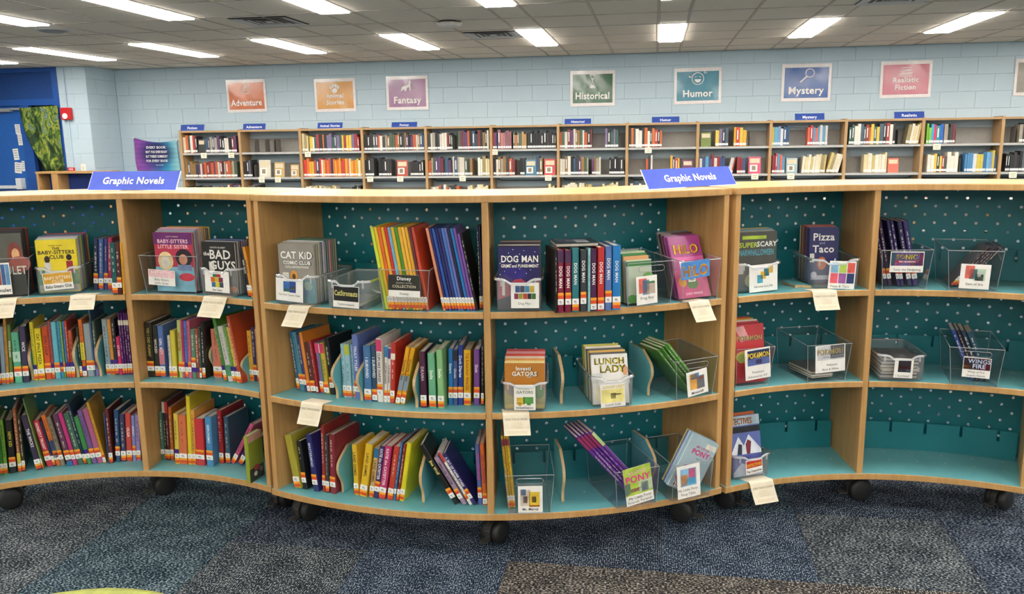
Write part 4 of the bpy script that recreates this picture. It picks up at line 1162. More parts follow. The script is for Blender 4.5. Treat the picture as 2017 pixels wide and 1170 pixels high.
o = [0]; pl = 'bottom shelf of bay joining the bulging bookcase'
run(UL_, 3, ZE, ((255, 800), (408, 830)), pl, """
255 291 220 290 #4b7464 gw
298 333 252 170 #2a2a2c ow |top=#c8bcb4
334 366 295 172 #5a2028 ow |top=#b03030
367 404 330 240 #b4682a ow""", g1, o)
run(UL_, 3, ZE, ((412, 850), (645, 880)), pl, """
414 462 395 310 #d8c04c owp
463 546 430 322 #cf7046 ow
556 600 510 115 #dcc42a ow #f6f0c8:
602 642 585 270 #d89a40 ow""", g1, o)
run(UL_, 3, ZE, ((648, 885), (838, 872)), pl, """
648 742 612 360 #be3238 gwo #f0d0c8:
762 834 740 340 #4688b8 gwo #e8f0f8:GERONIMO""", g1, o)
run(UL_, 3, ZE, ((886, 858), (1015, 852)), pl, """
902 950 870 270 #982026 ow
968 1018 928 340 #365468 ow""", g1, o)
run(UL_, 3, ZE, ((1000, 862), (1150, 872)), pl, """
1003 1052 1195 430 #c8547a ow
1090 1146 1240 600 #38487c owp""", g1, o)
# --- bulging bookcase, top shelf: lines of thin books
o = [0]; pl = 'top shelf in the clear tilted-book bin'
for i, (a, b, c_) in enumerate(()): pass
cols = ['#c8d83c', '#e8c020', '#d86420', '#e8b022', '#cc2c26', '#72b0d0', '#d8b02a', '#459030', '#e8b038', '#ecb83c', '#e4aa34', '#5e2030', '#c0462a']
dat = ''.join('%d %d %d 165 %s %s #303030:\n' % (232+i*38.6, 232+(i+1)*38.6-1, 45+i*39.5, c, '-' if i == 0 else 'ow') for i, c in enumerate(cols))
run(UC_, 1, ZK, ((232, 1112), (735, 1118)), pl, dat, g1, o, zoff=.0035)
o = [0]; pl = 'top shelf row against the middle divider'
cols = ['#e89870', '#27276a', '#2854a8', '#272764', '#313174', '#477ac0', '#7272b8', '#1a2040', '#287ac0', '#7052a0', '#8254a8']
dat = ''.join('%d %d %d %d %s ow #303030:\n' % (893+i*34.5, 893+(i+1)*34.5-1, 692+i*34.5, 178 if i < 10 else 240, c) for i, c in enumerate(cols))
run(UC_, 1, ZK, ((893, 1125), (1290, 1125)), pl, dat+'1275 1300 1075 240 #14110f -\n', g1, o)
run(UC_, 1, ZK, ((1310, 1108), (1356, 1108)), pl, """
1310 1334 1228 150 #1c2a1c ow
1335 1356 1265 150 #302c74 ow""", g1, o, lean=-.02)
o = [0]; pl = 'top shelf row under the book lying flat'
run(UC_, 1, ZL, ((745, 1030), (1465, 1016)), pl, """
745 772 745 350 #191715 -
775 842 775 350 #7e1a38 gwo #f4f0ea:DOG MAN|top=#46284c
856 922 856 350 #7e1a38 gwo #f4f0ea:DOG MAN|top=#46284c
932 1006 928 325 #2b747a ow #f4f0ea:DOG MAN
1024 1088 1024 350 #38383f gwo #f4f0ea:DOG MAN
1105 1132 1102 330 #8ac0c0 -
1134 1202 1138 340 #461a46 wo #f4f0ea:DOG MAN
1212 1282 1210 320 #be2e28 wo #f4f0ea:DOG MAN
1296 1368 1298 310 #5472ae gwo #f4f0ea:DOG MAN
1376 1464 1375 300 #1f78bc ow #f4f0ea:DOG MAN""", g1, o, lean=0)
# --- bulging bookcase, middle shelf
o = [0]; pl = 'middle shelf of spine-filled bulging bay'
run(UC_, 2, ZF, ((180, 892), (715, 970)), pl, """
178 214 110 150 #1f5a80 ow
216 262 150 160 #4688a0 -""", g1, o, lean=-.11)
run(UC_, 2, ZF, ((275, 920), (495, 940)), pl, """
276 320 150 160 #458292 gwo
321 362 190 195 #37376a gwo
363 400 257 165 #d07c2a wo #2c1c10:
401 466 300 300 #54281e wo
468 496 370 275 #a82a2e w""", g1, o)
run(UC_, 2, ZF, ((500, 930), (715, 970)), pl, """
500 545 415 290 #766694 ow |top=#c83c6a
547 590 470 292 #457f48 wo |top=#d8c0c8
592 645 500 295 #bfa83e wo |top=#c83a5a
662 716 556 230 #141414 gwo""", g1, o)
run(UC_, 2, ZF, ((820, 985), (1045, 1022)), pl, """
820 868 775 310 #94bcc8 ow
870 932 825 310 #94bcc8 ow |top=#b0b83a
944 972 890 320 #84b0c0 ow
974 1050 922 190 #6474b0 gwo #e8ecf4:TRULY TYLER""", g1, o)
run(UC_, 2, ZF, ((1090, 1045), (1325, 1052)), pl, """
1092 1182 1050 325 #4874a2 ow #f4f2ee:I SURVIVED
1185 1250 1165 325 #324c66 wo #f4f2ee:I SURVIVED
1254 1326 1240 240 #e4dcd4 gwo #1e1c20:CUPCAKE DIARIES|top=#c83c6a""", g1, o)
run(UC_, 2, ZG, ((-62, 988), (112, 1004)), pl, """
-62 -22 -62 265 #e4dcd4 wo #1e1c20:CUPCAKE DIARIES|top=#2c7ab0
-18 48 -12 290 #e4dcd4 wo #1e1c20:CUPCAKE DIARIES|top=#5a3a80
52 108 78 225 #be362c ow |band=#e8e0cc,.72,.82""", g1, o)
run(UC_, 2, ZG, ((112, 1012), (230, 1032)), pl, """
112 168 245 290 #dea022 wo #3a2410:Crummy Tales|band=#8a9aa8,.24,.5
172 232 310 300 #dea022 wo #3a2410:Crummy Tales|band=#8a9aa8,.24,.5""", g1, o)
run(UC_, 2, ZG, ((445, 1085), (750, 1050)), pl, """
445 524 415 345 #48193a ow #c8b0c0:DRAMA
554 644 525 365 #66a882 ow #f0f4e8:Smile
668 748 640 320 #84b87c ow #f0f4e8:Smile""", g1, o)
run(UC_, 2, ZG, ((775, 1018), (1265, 1045)), pl, """
776 836 760 310 #1f74b6 gwo #e8f0f4:Sisters
840 917 835 315 #465688 gwo #c8ccd8:Ghosts|top=#26222c
922 988 918 262 #1e388a gwo #e8ecf4:Dork Diaries
995 1086 990 325 #deb020 ow #a03018:THE RUNAWAY PRINCESS
1123 1197 1130 315 #744692 gwo #f0e8f4:Guts
1230 1266 1235 170 #2a2a2a ow""", g1, o)
# --- bulging bookcase, bottom shelf
o = [0]; pl = 'bottom shelf of spine-filled bulging bay'
run(UC_, 3, ZH, ((248, 940), (325, 945)), pl, """
248 328 115 290 #a89f38 ow #3c3a10:""", g1, o)
run(UC_, 3, ZH, ((340, 972), (560, 970)), pl, """
338 392 205 355 #1a1a1b gwo
468 532 420 295 #2a2a68 gwo #d8dce8:MASTERMIND""", g1, o, lean=-.10)
run(UC_, 3, ZH, ((578, 985), (740, 1008)), pl, """
578 616 530 170 #982e28 gwo
618 662 590 290 #383636 ow
672 738 670 285 #822832 gwo""", g1, o)
run(UC_, 3, ZI, ((105, 958), (260, 972)), pl, """
104 162 70 345 #deb62e ow #4a3010:LAND GAMEL""", g1, o)
run(UC_, 3, ZI, ((165, 970), (700, 1040)), pl, """
165 252 225 340 #deb62e ow #4a3010:LAND GAMEL
278 333 345 385 #d0a868 ow #4a3010:LAND GAMEL|top=#2a6a9a
335 397 400 365 #38285a gwo #f2f0f4:KATIE the CATSITTER
399 480 490 365 #be386a ow #f8e8f0:KATIE the CATSITTER
503 570 600 370 #be3e2a ow
572 602 665 320 #456a98 gw
612 644 710 340 #8a3028 ow
646 702 750 330 #decf22 ow #4a4410:""", g1, o)
run(UC_, 3, ZI, ((1325, 1095), (1605, 1075)), pl, """
1325 1400 850 372 #15130f gwo #e8d878:Bea Wolf
1425 1488 1062 512 #a28aa2 gwo #3a2a4a:SMALLER SISTER
1512 1548 1120 440 #e8e4de wo |top=#b83a38
1550 1608 1205 472 #2e2664 gwo #f0ecf4:A SKY OF PAPER STARS""", g1, o, dmax=.15)
run(UC_, 3, ZI, ((1612, 1075), (1725, 1085)), pl, """
1614 1666 1555 345 #5464a8 gwo #d8487a:CITY of DRAGONS
1672 1726 1645 335 #ce682a wo #8a2a68:CITY of DRAGONS""", g1, o)

# --- bookends: plywood with an S-curved front edge and teal laminate faces
def bookend(U, k, xb, yb, ytop, label):
    z = ZS[k][1]+.0006; P = on_z(xb, yb, z); ph, sb = U.inv(P); X = U.tang(ph); D = U.into(ph)
    Q = on_plane(xb, ytop, P, D); h = min(Q.z-z, .2)
    d = min(.175, LIPD-.006-max(sb, 0))
    reg = OBBS.setdefault((id(U), k), []); lim = bay_limits(U, ph); ok = None
    for dd in (d, d-.03, d-.06, d-.085):
        for sh in (0, .003, -.003, .006, -.006, .01, -.01, .015, -.015, .02, -.02, .026, -.026, .034, -.034, .042, -.042):
            o_ = obb(frame(P+X*sh-D*.016, X), .012, dd+.016, h)
            if not leaves_bay(U, lim, o_) and not any(hit(o_, q) for q in reg): ok = (sh, dd, o_); break
        if ok: break
    if ok: P = P+X*ok[0]; d = ok[1]; reg.append(ok[2])
    else: print('BOOKEND', label)
    e = empty('bookend', frame(P, X), label, 'bookend', 'S-curved teal bookends')
    prof = []
    for i in range(15):
        f = i/14; y = .018*math.sin(f*math.pi*1.25)*(1 if f < .8 else 1)
        prof.append((.012-.030*math.sin(math.pi*min(1, max(0, (f-.15)/.85)))**2+.055*max(0, f-.72)**1.5*6, f*h))
    prof += [(d, h), (d, 0)]
    t = .0112
    b = MB(); n = len(prof); i0 = len(b.v)
    b.v += [(0, y, z_) for y, z_ in prof]+[(t, y, z_) for y, z_ in prof]
    for j in range(n): b.f.append((i0+j, i0+n+j, i0+n+(j+1) % n, i0+(j+1) % n)); b.m.append(0)
    b.build('plywood_edge', wood('#b99a6c', '#cdb186'), e)
    b = MB()
    for x in (0, t): b.face([(x, y, z_) for y, z_ in prof][::1 if x else -1])
    b.build('laminate_face', TEAL, e)
for U, k, x, y, yt, lb in [(UL_, 2, 58.6, 751.5, 677, 'teal bookend beside the black spine on the middle shelf by the doors'), (UL_, 2, 150, 745, 668, 'teal bookend right of the orange soup book on the middle shelf'), (UL_, 2, 194.5, 743, 667, 'teal bookend before the purple set on the middle shelf'),
        (UL_, 2, 413, 741, 668, 'teal bookend in the narrow bay beside the salmon book'), (UL_, 2, 481.5, 752, 694, 'teal bookend nearest the bulging bookcase, middle shelf'), (UL_, 3, 422.5, 914, 852, 'teal bookend between blue and red books on the bottom shelf by the doors'),
        (UC_, 2, 661.5, 786, 702, 'teal bookend right of the black book on the bulging middle shelf'), (UC_, 2, 711.8, 791, 715, 'teal bookend left of the blue survival books on the bulging middle shelf'), (UC_, 2, 824.3, 805, 722, 'teal bookend left of the plum book on the bulging middle shelf'), (UC_, 3, 668.5, 971, 886, 'teal bookend beside the maroon book on the bulging bottom shelf'), (UC_, 3, 829.5, 992, 904, 'teal bookend under the leaning black book on the bottom shelf'),
        (UC_, 2, 1104, 797, 707, 'teal bookend between the two frosted bins on the bulging middle shelf'), (UC_, 2, 1277.5, 781, 695, 'teal bookend left of the clear bin of green books'), (UC_, 3, 1107, 991, 893, 'teal bookend standing alone on the bulging bottom shelf'), (UC_, 3, 1283.5, 964, 875, 'teal bookend between the two pony bins on the bottom shelf')]:
    bookend(U, k, x, y, yt, lb)
# ================================================================== plastic bins, their cards and the books in them
FROST = plastic('frosted_plastic', .93, .17, .5)
FRIM = plastic('frosted_rim', .85, .42, .8)
CLEAR = plastic('clear_acrylic', .96, .015, .35)
CEDGE = plastic('acrylic_edge', .75, .35, 1.0)
CARDM = mat('#efebe4', .5)
def rrect(cx, cy, w_, d_, r, nf=9):
    pts = []
    x0, x1, y0, y1 = cx-w_/2, cx+w_/2, cy-d_/2, cy+d_/2
    for i in range(nf): pts.append((x0+r+(w_-2*r)*i/(nf-1), y0))
    for (ox, oy, a0) in ((x1-r, y0+r, -90), (x1-r, y1-r, 0), (x0+r, y1-r, 90), (x0+r, y0+r, 180)):
        for q in range(1, 5):
            a = math.radians(a0+q*18+ (0 if q < 5 else 0)); pts.append((ox+r*math.cos(a), oy+r*math.sin(a)))
    return pts
class Bin: pass
def make_bin(kind, U, k, bl, br, ytop, xlt, xrt, label, dep=.25, slot=False, inside=False):
    z = ZS[k][1]+.0018
    P, Q = on_z(*bl, z), on_z(*br, z)
    # keep to the bay's own direction but allow the bin its turn
    ph, sb = U.inv((P+Q)/2); X = (Q-P).normalized(); T = U.tang(ph)
    if X.dot(T) < math.cos(.12): X = (T*.6+X*.4).normalized()
    D = Vector((-X.y, X.x, 0)); w0 = (Q-P).dot(X)
    o = Bin(); o.M = frame(P, X); o.Mi = o.M.inverted(); o.X, o.D, o.P = X, D, P; o.U = U; o.k = k
    A, B = on_plane(xlt, ytop[0], P-D*.012, D), on_plane(xrt, ytop[1], P-D*.012, D)
    h = ((A.z+B.z)/2-z); w1 = max(w0*1.04, (B-A).dot(X)); cx = (((A+B)/2)-P).dot(X)*.5+w0/4
    w1 = min(w1, w0*(1.14 if kind == 'f' else 1.18))
    reg = [] if inside else OBBS.setdefault((id(U), k), []); lim = bay_limits(U, ph); ok = None
    ex = .012 if kind == 'f' else .002
    def boxes(P_, dd, w_): return [obb(frame(P_+X*(cx-w_/2-.002)-D*.006+Vector((0, 0, h*.75)), X), w_+.004, dd+.006+ex, h*.25, 0), obb(frame(P_+X*(cx-w0/2)+Vector((0, 0, .001)), X), w0, dd+ex*.4, h*.7, 0)]
    for sc_ in (1, .95, .9):
        for sh in (0, .004, -.004, .008, -.008, .013, -.013, .019, -.019, .026, -.026):
            dd = dep
            while dd > .15:
                bs = boxes(P+X*sh, dd, w1*sc_)
                if not any(leaves_bay(U, lim, o_) for o_ in bs) and not any(hit(o_, q) for o_ in bs for q in reg): ok = (sh, dd, w1*sc_, bs); break
                dd -= .012
            if ok: break
        if ok: break
    if ok:
        P = P+X*ok[0]; dep, w1 = ok[1], ok[2]; OBBS.setdefault((id(U), k), []).extend(ok[3] if not inside else [])
        o.M = frame(P, X); o.Mi = o.M.inverted(); o.P = P
    else:
        print('BIN', label)
        while dep > .15 and max(U.inv(P+D*dep-X*.01)[1], U.inv(Q+D*dep+X*.01)[1]) > LIPD-.012: dep -= .01
    o.boxes = ok[3] if ok else []
    o.dep, o.h, o.w0, o.w1, o.cx = dep, h, w0, w1, cx
    e = o.e = empty('storage_bin', o.M, label, 'bin', 'frosted bins' if kind == 'f' else 'clear acrylic bins')
    o.yf = -.012
    if kind == 'f':
        d0, d1 = dep, dep+.022; cy = dep/2
        def dip(x, y, zc): return -.016*max(0, min(1, (.30*w1-abs(x-cx))/.02)) if y < .0 else 0
        R0 = rrect(w0/2, cy, w0, d0, .010); R1 = rrect(cx, cy-.001, max(w1-.022, w0+.002+2*abs(cx-w0/2)), d1-.006, .018)
        b = MB(); n = len(R0)
        mid = lambda f: [(a[0]*(1-f)+c[0]*f, a[1]*(1-f)+c[1]*f) for a, c in zip(R0, R1)]
        base = [(w0/2+(x-w0/2)*.93, cy+(y-cy)*.93, 0) for x, y in R0]
        rings = [base, [(x, y, .006) for x, y in R0], [(x, y, h*.5) for x, y in mid(.5)], [(x, y, h*.82+dip(x, y, 0)) for x, y in mid(.86)], [(x, y, h-.003+dip(x, y, 0)) for x, y in R1]]
        b.loft(rings, 0, True, False); b.build('tub', FROST, e, True)
        R2 = rrect(cx, cy-.001, w1-.006, d1+.008, .030); R3 = rrect(cx, cy-.001, w1, d1+.014, .033); R4 = rrect(cx, cy-.001, w1+.001, d1+.015, .033)
        b = MB(); dz = [dip(x, y, 0) for x, y in R1]
        b.loft([[(x, y, h-.003+dz[i]) for i, (x, y) in enumerate(R1)], [(x, y, h+.001+dz[i]) for i, (x, y) in enumerate(R2)], [(x, y, h-.001+dz[i]) for i, (x, y) in enumerate(R3)], [(x, y, h-.009+dz[i]) for i, (x, y) in enumerate(R4)]], 0)
        b.build('rim', FRIM, e, True)
        for sx in (-1, 1):
            b = MB(); x = cx+sx*w1*.34; b.box((x-.003, -.0135, h-.03), (x+.003, -.010, h-.009)); b.build('rib', FRIM, e)
        o.yf = -.0145
    else:
        f = [(0, 0, 0), (w0, 0, 0), (w0, dep, 0), (0, dep, 0)]
        hb = h+.016
        g = [(cx-w1/2, o.yf, h), (cx+w1/2, o.yf, h), (cx+w1/2, dep, hb), (cx-w1/2, dep, hb)]
        b = MB(); b.face(f[::-1])
        for i in range(4): b.face([f[i], f[(i+1) % 4], g[(i+1) % 4], g[i]])
        b.build('tub', CLEAR, e)
        b = MB(); b.tube(g, .0016, 5, closed=True); b.build('rim', CEDGE, e)
        for i in range(4):
            b = MB(); b.tube([f[i], g[i]], .0011, 5); b.build('corner_edge', CEDGE, e)
        b = MB(); b.tube(f, .0012, 5, closed=True); b.build('base_edge', CEDGE, e)
        if slot:
            zc = h-.024; L_ = w1*.22; pts = [(cx+L_, zc+.011)]+[(cx+L_+.011*math.sin(a), zc+.011*math.cos(a)) for a in (.8, 1.57, 2.3)]+[(cx+L_, zc-.011), (cx-L_, zc-.011)]+[(cx-L_-.011*math.sin(a), zc-.011*math.cos(a)) for a in (.8, 1.57, 2.3)]+[(cx-L_, zc+.011)]
            b = MB(); b.tube([(x, o.yf*z_/h, z_) for x, z_ in pts], .0012, 5, closed=True); b.build('hand_slot', CEDGE, e)
    return o
def local(o, x, y, yl):
    """pixel met with the plane at depth yl in the bin"""
    return o.Mi @ on_plane(x, y, o.P+o.D*yl, o.D)
def card(o, x0, y0, x1, y1, patches=(), texts=(), rot=0, hexbg=None):
    yl = o.yf-.003
    A, B = local(o, x0, y0, yl), local(o, x1, y1, yl); w_, h = B.x-A.x, A.z-B.z
    c = Matrix.Translation(((A.x+B.x)/2, yl, max((A.z+B.z)/2, h/2+.001))) @ Matrix.Rotation(rot, 4, 'Y')
    b = MB(); b.box((-w_/2, 0, -h/2), (w_/2, .0012, h/2)); cd_ = b.build('label_card', mat(hexbg, .5) if hexbg else CARDM, o.e); cd_.matrix_local = c
    if patches:
        cols = sorted({p[4] for p in patches}); b = MB()
        for (a0, b0, a1, b1, hc) in patches:
            i = cols.index(hc); b.face([(w_*(a0-.5), -.0004, h*(b0-.5)), (w_*(a1-.5), -.0004, h*(b0-.5)), (w_*(a1-.5), -.0004, h*(b1-.5)), (w_*(a0-.5), -.0004, h*(b1-.5))], i)
        b.build('card_picture', [mat(c_, .4, var=.25) for c_ in cols], cd_)
    for (s, fx, fz, sz, hc, bd) in texts:
        text(cd_, s, (w_*(fx-.5), -.0008, h*(fz-.5)), (1, 0, 0), (0, 0, 1), h*sz, hc, w_*.9, bd, name='card_text')
def art(e, t, w_, h, patches, texts):
    if patches:
        cols = []
        b = MB()
        for p in patches:
            hc = p[-1]
            if hc not in cols: cols.append(hc)
            i = cols.index(hc); x = t+.0003+.00012*len(b.f)**.5*.5
            if p[0] == 'o': b.face([(x, w_*(p[1]+p[3]*math.cos(a*math.pi/8)), h*(p[2]+p[4]*math.sin(a*math.pi/8))) for a in range(16)], i)
            elif p[0] == 't': b.face([(x, w_*a, h*c) for a, c in p[1]], i)
            else: b.face([(x, w_*p[0], h*p[1]), (x, w_*p[2], h*p[1]), (x, w_*p[2], h*p[3]), (x, w_*p[0], h*p[3])], i)
        b.build('cover_art', [mat(c, .3, .3, var=.2) for c in cols], e)
    for (s, fx, fz, sz, hc, bd) in texts:
        if bd == 2:
            mb = MB(); text_mb(mb, s, (t+.0006, w_*fx+.0012, h*fz-.0014), (0, 1, 0), (0, 0, 1), h*sz*1.06, w_*.93, 1); mb.build('title_shadow', mat('#1a1418', .4, var=0), e)
        text(e, s, (t+.0009, w_*fx, h*fz), (0, 1, 0), (0, 0, 1), h*sz, hc, w_*.9, 1 if bd else 0, name='title')
def face_book(o, sb, x0, x1, yt, t, hexc, label, patches=(), texts=(), tilt=0, roll=0, group='books standing in the storage bins', style='', name='book', z0=.0085):
    ys = sb+.19*math.sin(tilt)
    A = local(o, x0, yt, ys); B = local(o, x1, yt, ys); w_ = min(max(.06, B.x-A.x), o.w0-.008); h = (A.z-z0)/math.cos(tilt)
    xa = min(max(A.x, .004), o.w0-.004-w_)
    Rm = Matrix(((0, 1, 0, 0), (-1, 0, 0, 0), (0, 0, 1, 0), (0, 0, 0, 1)))
    M = o.M @ Matrix.Translation((xa, sb, z0)) @ Matrix.Rotation(roll, 4, 'Y') @ Matrix.Rotation(-tilt, 4, 'X') @ Matrix.Translation((0, t, 0)) @ Rm
    e = book(M, t, h, w_, hexc, style, '', label=label, group=group, name=name)
    art(e, t, w_, h, patches, texts)
    return w_, h, xa
def stack(o, sb, x, w_, hs, cols, t, place, tilt=0, roll=0, dx=0, group='books standing in the storage bins'):
    """further covers standing behind the front one"""
    y = sb
    for i, c in enumerate(cols):
        tt = t*RND.uniform(.85, 1.15); h = hs[i % len(hs)]
        Rm = Matrix(((0, 1, 0, 0), (-1, 0, 0, 0), (0, 0, 1, 0), (0, 0, 0, 1)))
        y += tt/math.cos(tilt)+.0012
        if y+min(h, o.h)*math.sin(tilt) > o.dep-.004: break
        xx = min(max(x+dx*(i+1)+RND.uniform(-.002, .002), .004), o.w0-.004-w_)
        M = o.M @ Matrix.Translation((xx, y-tt/math.cos(tilt), .0085)) @ Matrix.Rotation(roll, 4, 'Y') @ Matrix.Rotation(-tilt, 4, 'X') @ Matrix.Translation((0, tt, 0)) @ Rm
        book(M, tt, h, w_, c, '', '', label='%s book standing %s behind the front cover in %s' % (cname(c), ORD[i], place), group=group)
def flat_books(o, y0, items, place, z0=.0085, group='books lying flat in the storage bins'):
    """lying books, fore edge to the front: (x0, w, depth, t, colour, turn)"""
    z = z0
    for i, (x, w_, d, t, c, turn) in enumerate(items):
        Rm = Matrix(((0, 0, 1, 0), (0, -1, 0, 0), (1, 0, 0, 0), (0, 0, 0, 1)))
        M = o.M @ Matrix.Translation((x, y0+d, z)) @ Matrix.Rotation(turn, 4, 'Z') @ Rm
        book(M, t, w_, d, c, '', '', label='%s book lying flat, %s from the bottom in %s' % (cname(c), ORD[i], place), group=group)
        z += t+.0008
# ---------------------------------------------------------------- bookcase by the doors
B = make_bin('c', UL_, 1, (-30, 589), (56, 584), (511, 508), -38, 62, 'clear bin of dark fantasy covers at the picture edge, top shelf', .24)
w_, h, x = face_book(B, .006, -32, 46, 462, .014, '#57564c', 'olive grey cover with a red-haired figure shape in the bin at the picture edge', [(0, 0, 1, .36, '#3c3c36'), ('o', .80, .66, .19, .20, '#7a3a30'), ('o', .82, .66, .10, .10, '#d8a878'), ('o', .90, .50, .28, .13, '#a8584c')], [('AMULET', .62, .34, .13, '#e8e4d4', 2)])
stack(B, .022, x+.004, w_, [h+.008, h+.014], ['#241c22', '#3a2428', '#2a2a30', '#1c1a1c', '#6a3424', '#a84428', '#5a2420'], .0135, 'the bin at the picture edge', dx=.003)
card(B, -20, 519, 25, 579, [(.05, .3, .3, .95, '#6a4a4a'), (.32, .3, .5, .95, '#8a3a30'), (.52, .3, .74, .95, '#3a5a8a'), (.76, .3, .96, .95, '#5a8ab0')], [('Amulet', .5, .08, .11, '#3a3a3a', 1)])
B = make_bin('f', UL_, 1, (76, 581.5), (160, 577.5), (527, 523), 52, 178, 'frosted bin holding a yellow front cover, top shelf by the doors')
w_, h, x = face_book(B, .012, 66, 148, 474, .013, '#e6cf28', 'yellow front cover with two small figures in a frosted bin', [(.02, .02, .98, .30, '#b0aca4'), (.0, .14, .2, .42, '#4a8a4a'), (.8, .14, 1, .42, '#4a8a4a'), ('o', .26, .63, .07, .07, '#3a2420'), (.18, .30, .34, .57, '#dcd8d0'), ('o', .80, .66, .07, .06, '#2a1c1c'), (.72, .36, .88, .59, '#a82a34')], [('CHAN CHAU', .5, .88, .028, '#5a5020', 0), ('THE', .5, .81, .05, '#2a2410', 1), ('BABY-SITTERS', .5, .73, .07, '#2a2410', 1), ('CLUB', .5, .64, .07, '#2a2410', 1)])
stack(B, .026, x+.003, w_, [h+.004, h+.008, h+.012], ['#b8d0b0', '#c8b8c8', '#8a8494', '#d8c84a', '#6aa86a', '#4a6a8a', '#3a2a4a', '#7a2a4a', '#a8485a', '#c8b44a'], .0155, 'the yellow-covered bin', dx=.0035)
card(B, 83, 538, 145, 569, [(.02, .38, .98, .97, '#d09a2c')], [('BABY-SITTERS', .5, .62, .17, '#f0e4c0', 1), ('CLUB', .5, .42, .17, '#f0e4c0', 1), ('Baby-Sitters Club', .5, .12, .17, '#2c2c2c', 1)], -.06)
B = make_bin('c', UL_, 1, (290, 577), (386, 580), (504, 505), 271, 397, 'wide clear bin with a red and blue cover, top shelf by the doors', .24)
w_, h, x = face_book(B, .008, 316, 392, 458, .014, '#b8324a', 'red and sky blue front cover in the wide clear bin', [(0, 0, 1, .42, '#86bcd0'), (0, .80, 1, 1, '#6a2868'), ('o', .28, .52, .2, .16, '#e8cf9a'), ('o', .27, .50, .12, .10, '#ece4d4'), ('o', .76, .58, .22, .15, '#2a2028'), ('o', .74, .55, .11, .09, '#d89878'), (.58, .36, .95, .46, '#7a8fb8'), ('o', .8, .25, .2, .07, '#c83848')], [('KATY FARINA', .5, .92, .026, '#e8c8d0', 0), ('BABY-SITTERS', .5, .825, .062, '#f4c8d0', 1), ('LITTLE SISTER', .5, .735, .062, '#f4c8d0', 1)])
stack(B, .024, x+.004, w_, [h+.006, h+.012, h+.016], ['#8aa0a4', '#a890b0', '#d8a8a0', '#b0b8c0', '#c89048', '#a8803c', '#3a3048', '#c8b04a'], .0135, 'the wide clear bin', dx=.005)
card(B, 291, 531, 346, 563, [(.02, .52, .98, .97, '#e8b4b8')], [('BABY-SITTERS', .5, .74, .16, '#f8e4e4', 1), ('LITTLE SISTER', .5, .55, .15, '#f8e4e4', 1), ('Baby-Sitters', .5, .30, .15, '#3a3a3a', 0), ('Little Sister', .5, .08, .15, '#3a3a3a', 0)], .05)
B = make_bin('f', UL_, 1, (403, 582), (477, 584.5), (530, 526), 392, 481, 'frosted bin holding a black front cover, top shelf by the doors', .24)
w_, h, x = face_book(B, .012, 397, 462, 476, .014, '#24221f', 'black front cover with big white lettering in a frosted bin', [(.20, .26, .36, .62, '#d8d4cc'), (.55, .0, 1, .45, '#6a6460'), ('o', .9, .1, .12, .06, '#c88a68')], [('AARON BLABEY', .5, .88, .035, '#d8d4cc', 0), ('the', .15, .74, .07, '#e4e0d8', 1), ('BAD', .56, .68, .17, '#e4e0d8', 1), ('GUYS', .62, .48, .16, '#e4e0d8', 1)])
stack(B, .028, x+.006, w_, [h+.002, h+.004], ['#9a9aa4', '#3a3a40', '#7a5a8a', '#5a78b0', '#a86a5a', '#2a2a30'], .0135, 'the bin with the black cover', dx=.006)
card(B, 402, 533, 453, 577, [(.34, .72, .5, .96, '#2a6a3a'), (.5, .72, .66, .96, '#b02a2a'), (.25, .48, .42, .71, '#d06a2a'), (.42, .48, .58, .71, '#c8b02a'), (.58, .48, .75, .71, '#7a2a4a'), (.28, .24, .44, .47, '#2a5a8a'), (.44, .24, .6, .47, '#c8c02a'), (.6, .24, .76, .47, '#3a4a5a')], [('Bad Guys', .5, .07, .09, '#3a3a3a', 1)], .03)
# ---------------------------------------------------------------- bulging bookcase, top shelf
B = make_bin('f', UC_, 1, (545, 599.5), (622, 604), (542, 541), 525, 650, 'frosted bin holding grey cat-club covers, first on the bulging top shelf', .25)
w_, h, x = face_book(B, .012, 559, 630, 481, .014, '#8f8a82', 'grey front cover with white bubble title in a frosted bin', [(0, 0, 1, .40, '#4f90a0'), ('o', .3, .24, .14, .08, '#d89a3a'), ('o', .62, .2, .2, .1, '#4a78a8'), ('o', .8, .3, .12, .08, '#8ab0a0'), (.11, .30, .28, .52, '#e0dcd0'), ('o', .42, .46, .10, .10, '#d8942e'), ('o', .42, .45, .05, .05, '#5a3a20')], [('CAT KiD', .52, .76, .12, '#f6f4ee', 2), ('COMiC CLUB', .52, .66, .06, '#f6f4ee', 2), ('COLLABORATIONS', .52, .60, .035, '#e8e4d8', 1)])
stack(B, .028, x+.006, w_, [h+.004, h+.007], ['#8a867c', '#a8a49a', '#3a3a70', '#c8c8d0', '#2c3e8a', '#3a6a4a', '#d0508a', '#5a6a58', '#6a7a6a', '#3a4a40'], .0145, 'the grey-covered frosted bin', dx=.0065)
card(B, 542, 548, 598, 595, [('x')][:0] + [(.28, .42, .52, .88, '#3a70b0'), (.5, .40, .74, .90, '#2a4a8a'), (.30, .42, .5, .56, '#6a9a3a'), (.56, .52, .70, .66, '#c8a83a')], [('Cat Kid Comic Club', .5, .24, .09, '#3a3a3a', 0)], .06)
B = make_bin('f', UC_, 1, (647, 608), (724, 611), (553, 551), 628, 750, 'nearly empty frosted bin with a black card on the bulging top shelf', .25)
flat_books(B, .02, [(.014, .105, .17, .014, '#aab0b4', .03)], 'the nearly empty frosted bin')
card(B, 655, 563, 708, 607, [(.02, .30, .98, .98, '#191817')], [('CatStronauts', .5, .55, .24, '#d8d07a', 1), ('Catstronauts', .5, .10, .11, '#3a3a3a', 0)], .05)
B = make_bin('c', UC_, 1, (756, 612.5), (841, 615), (532, 532), 743, 849, 'clear bin of bright thin tilted spines on the bulging top shelf', .24, inside=True)
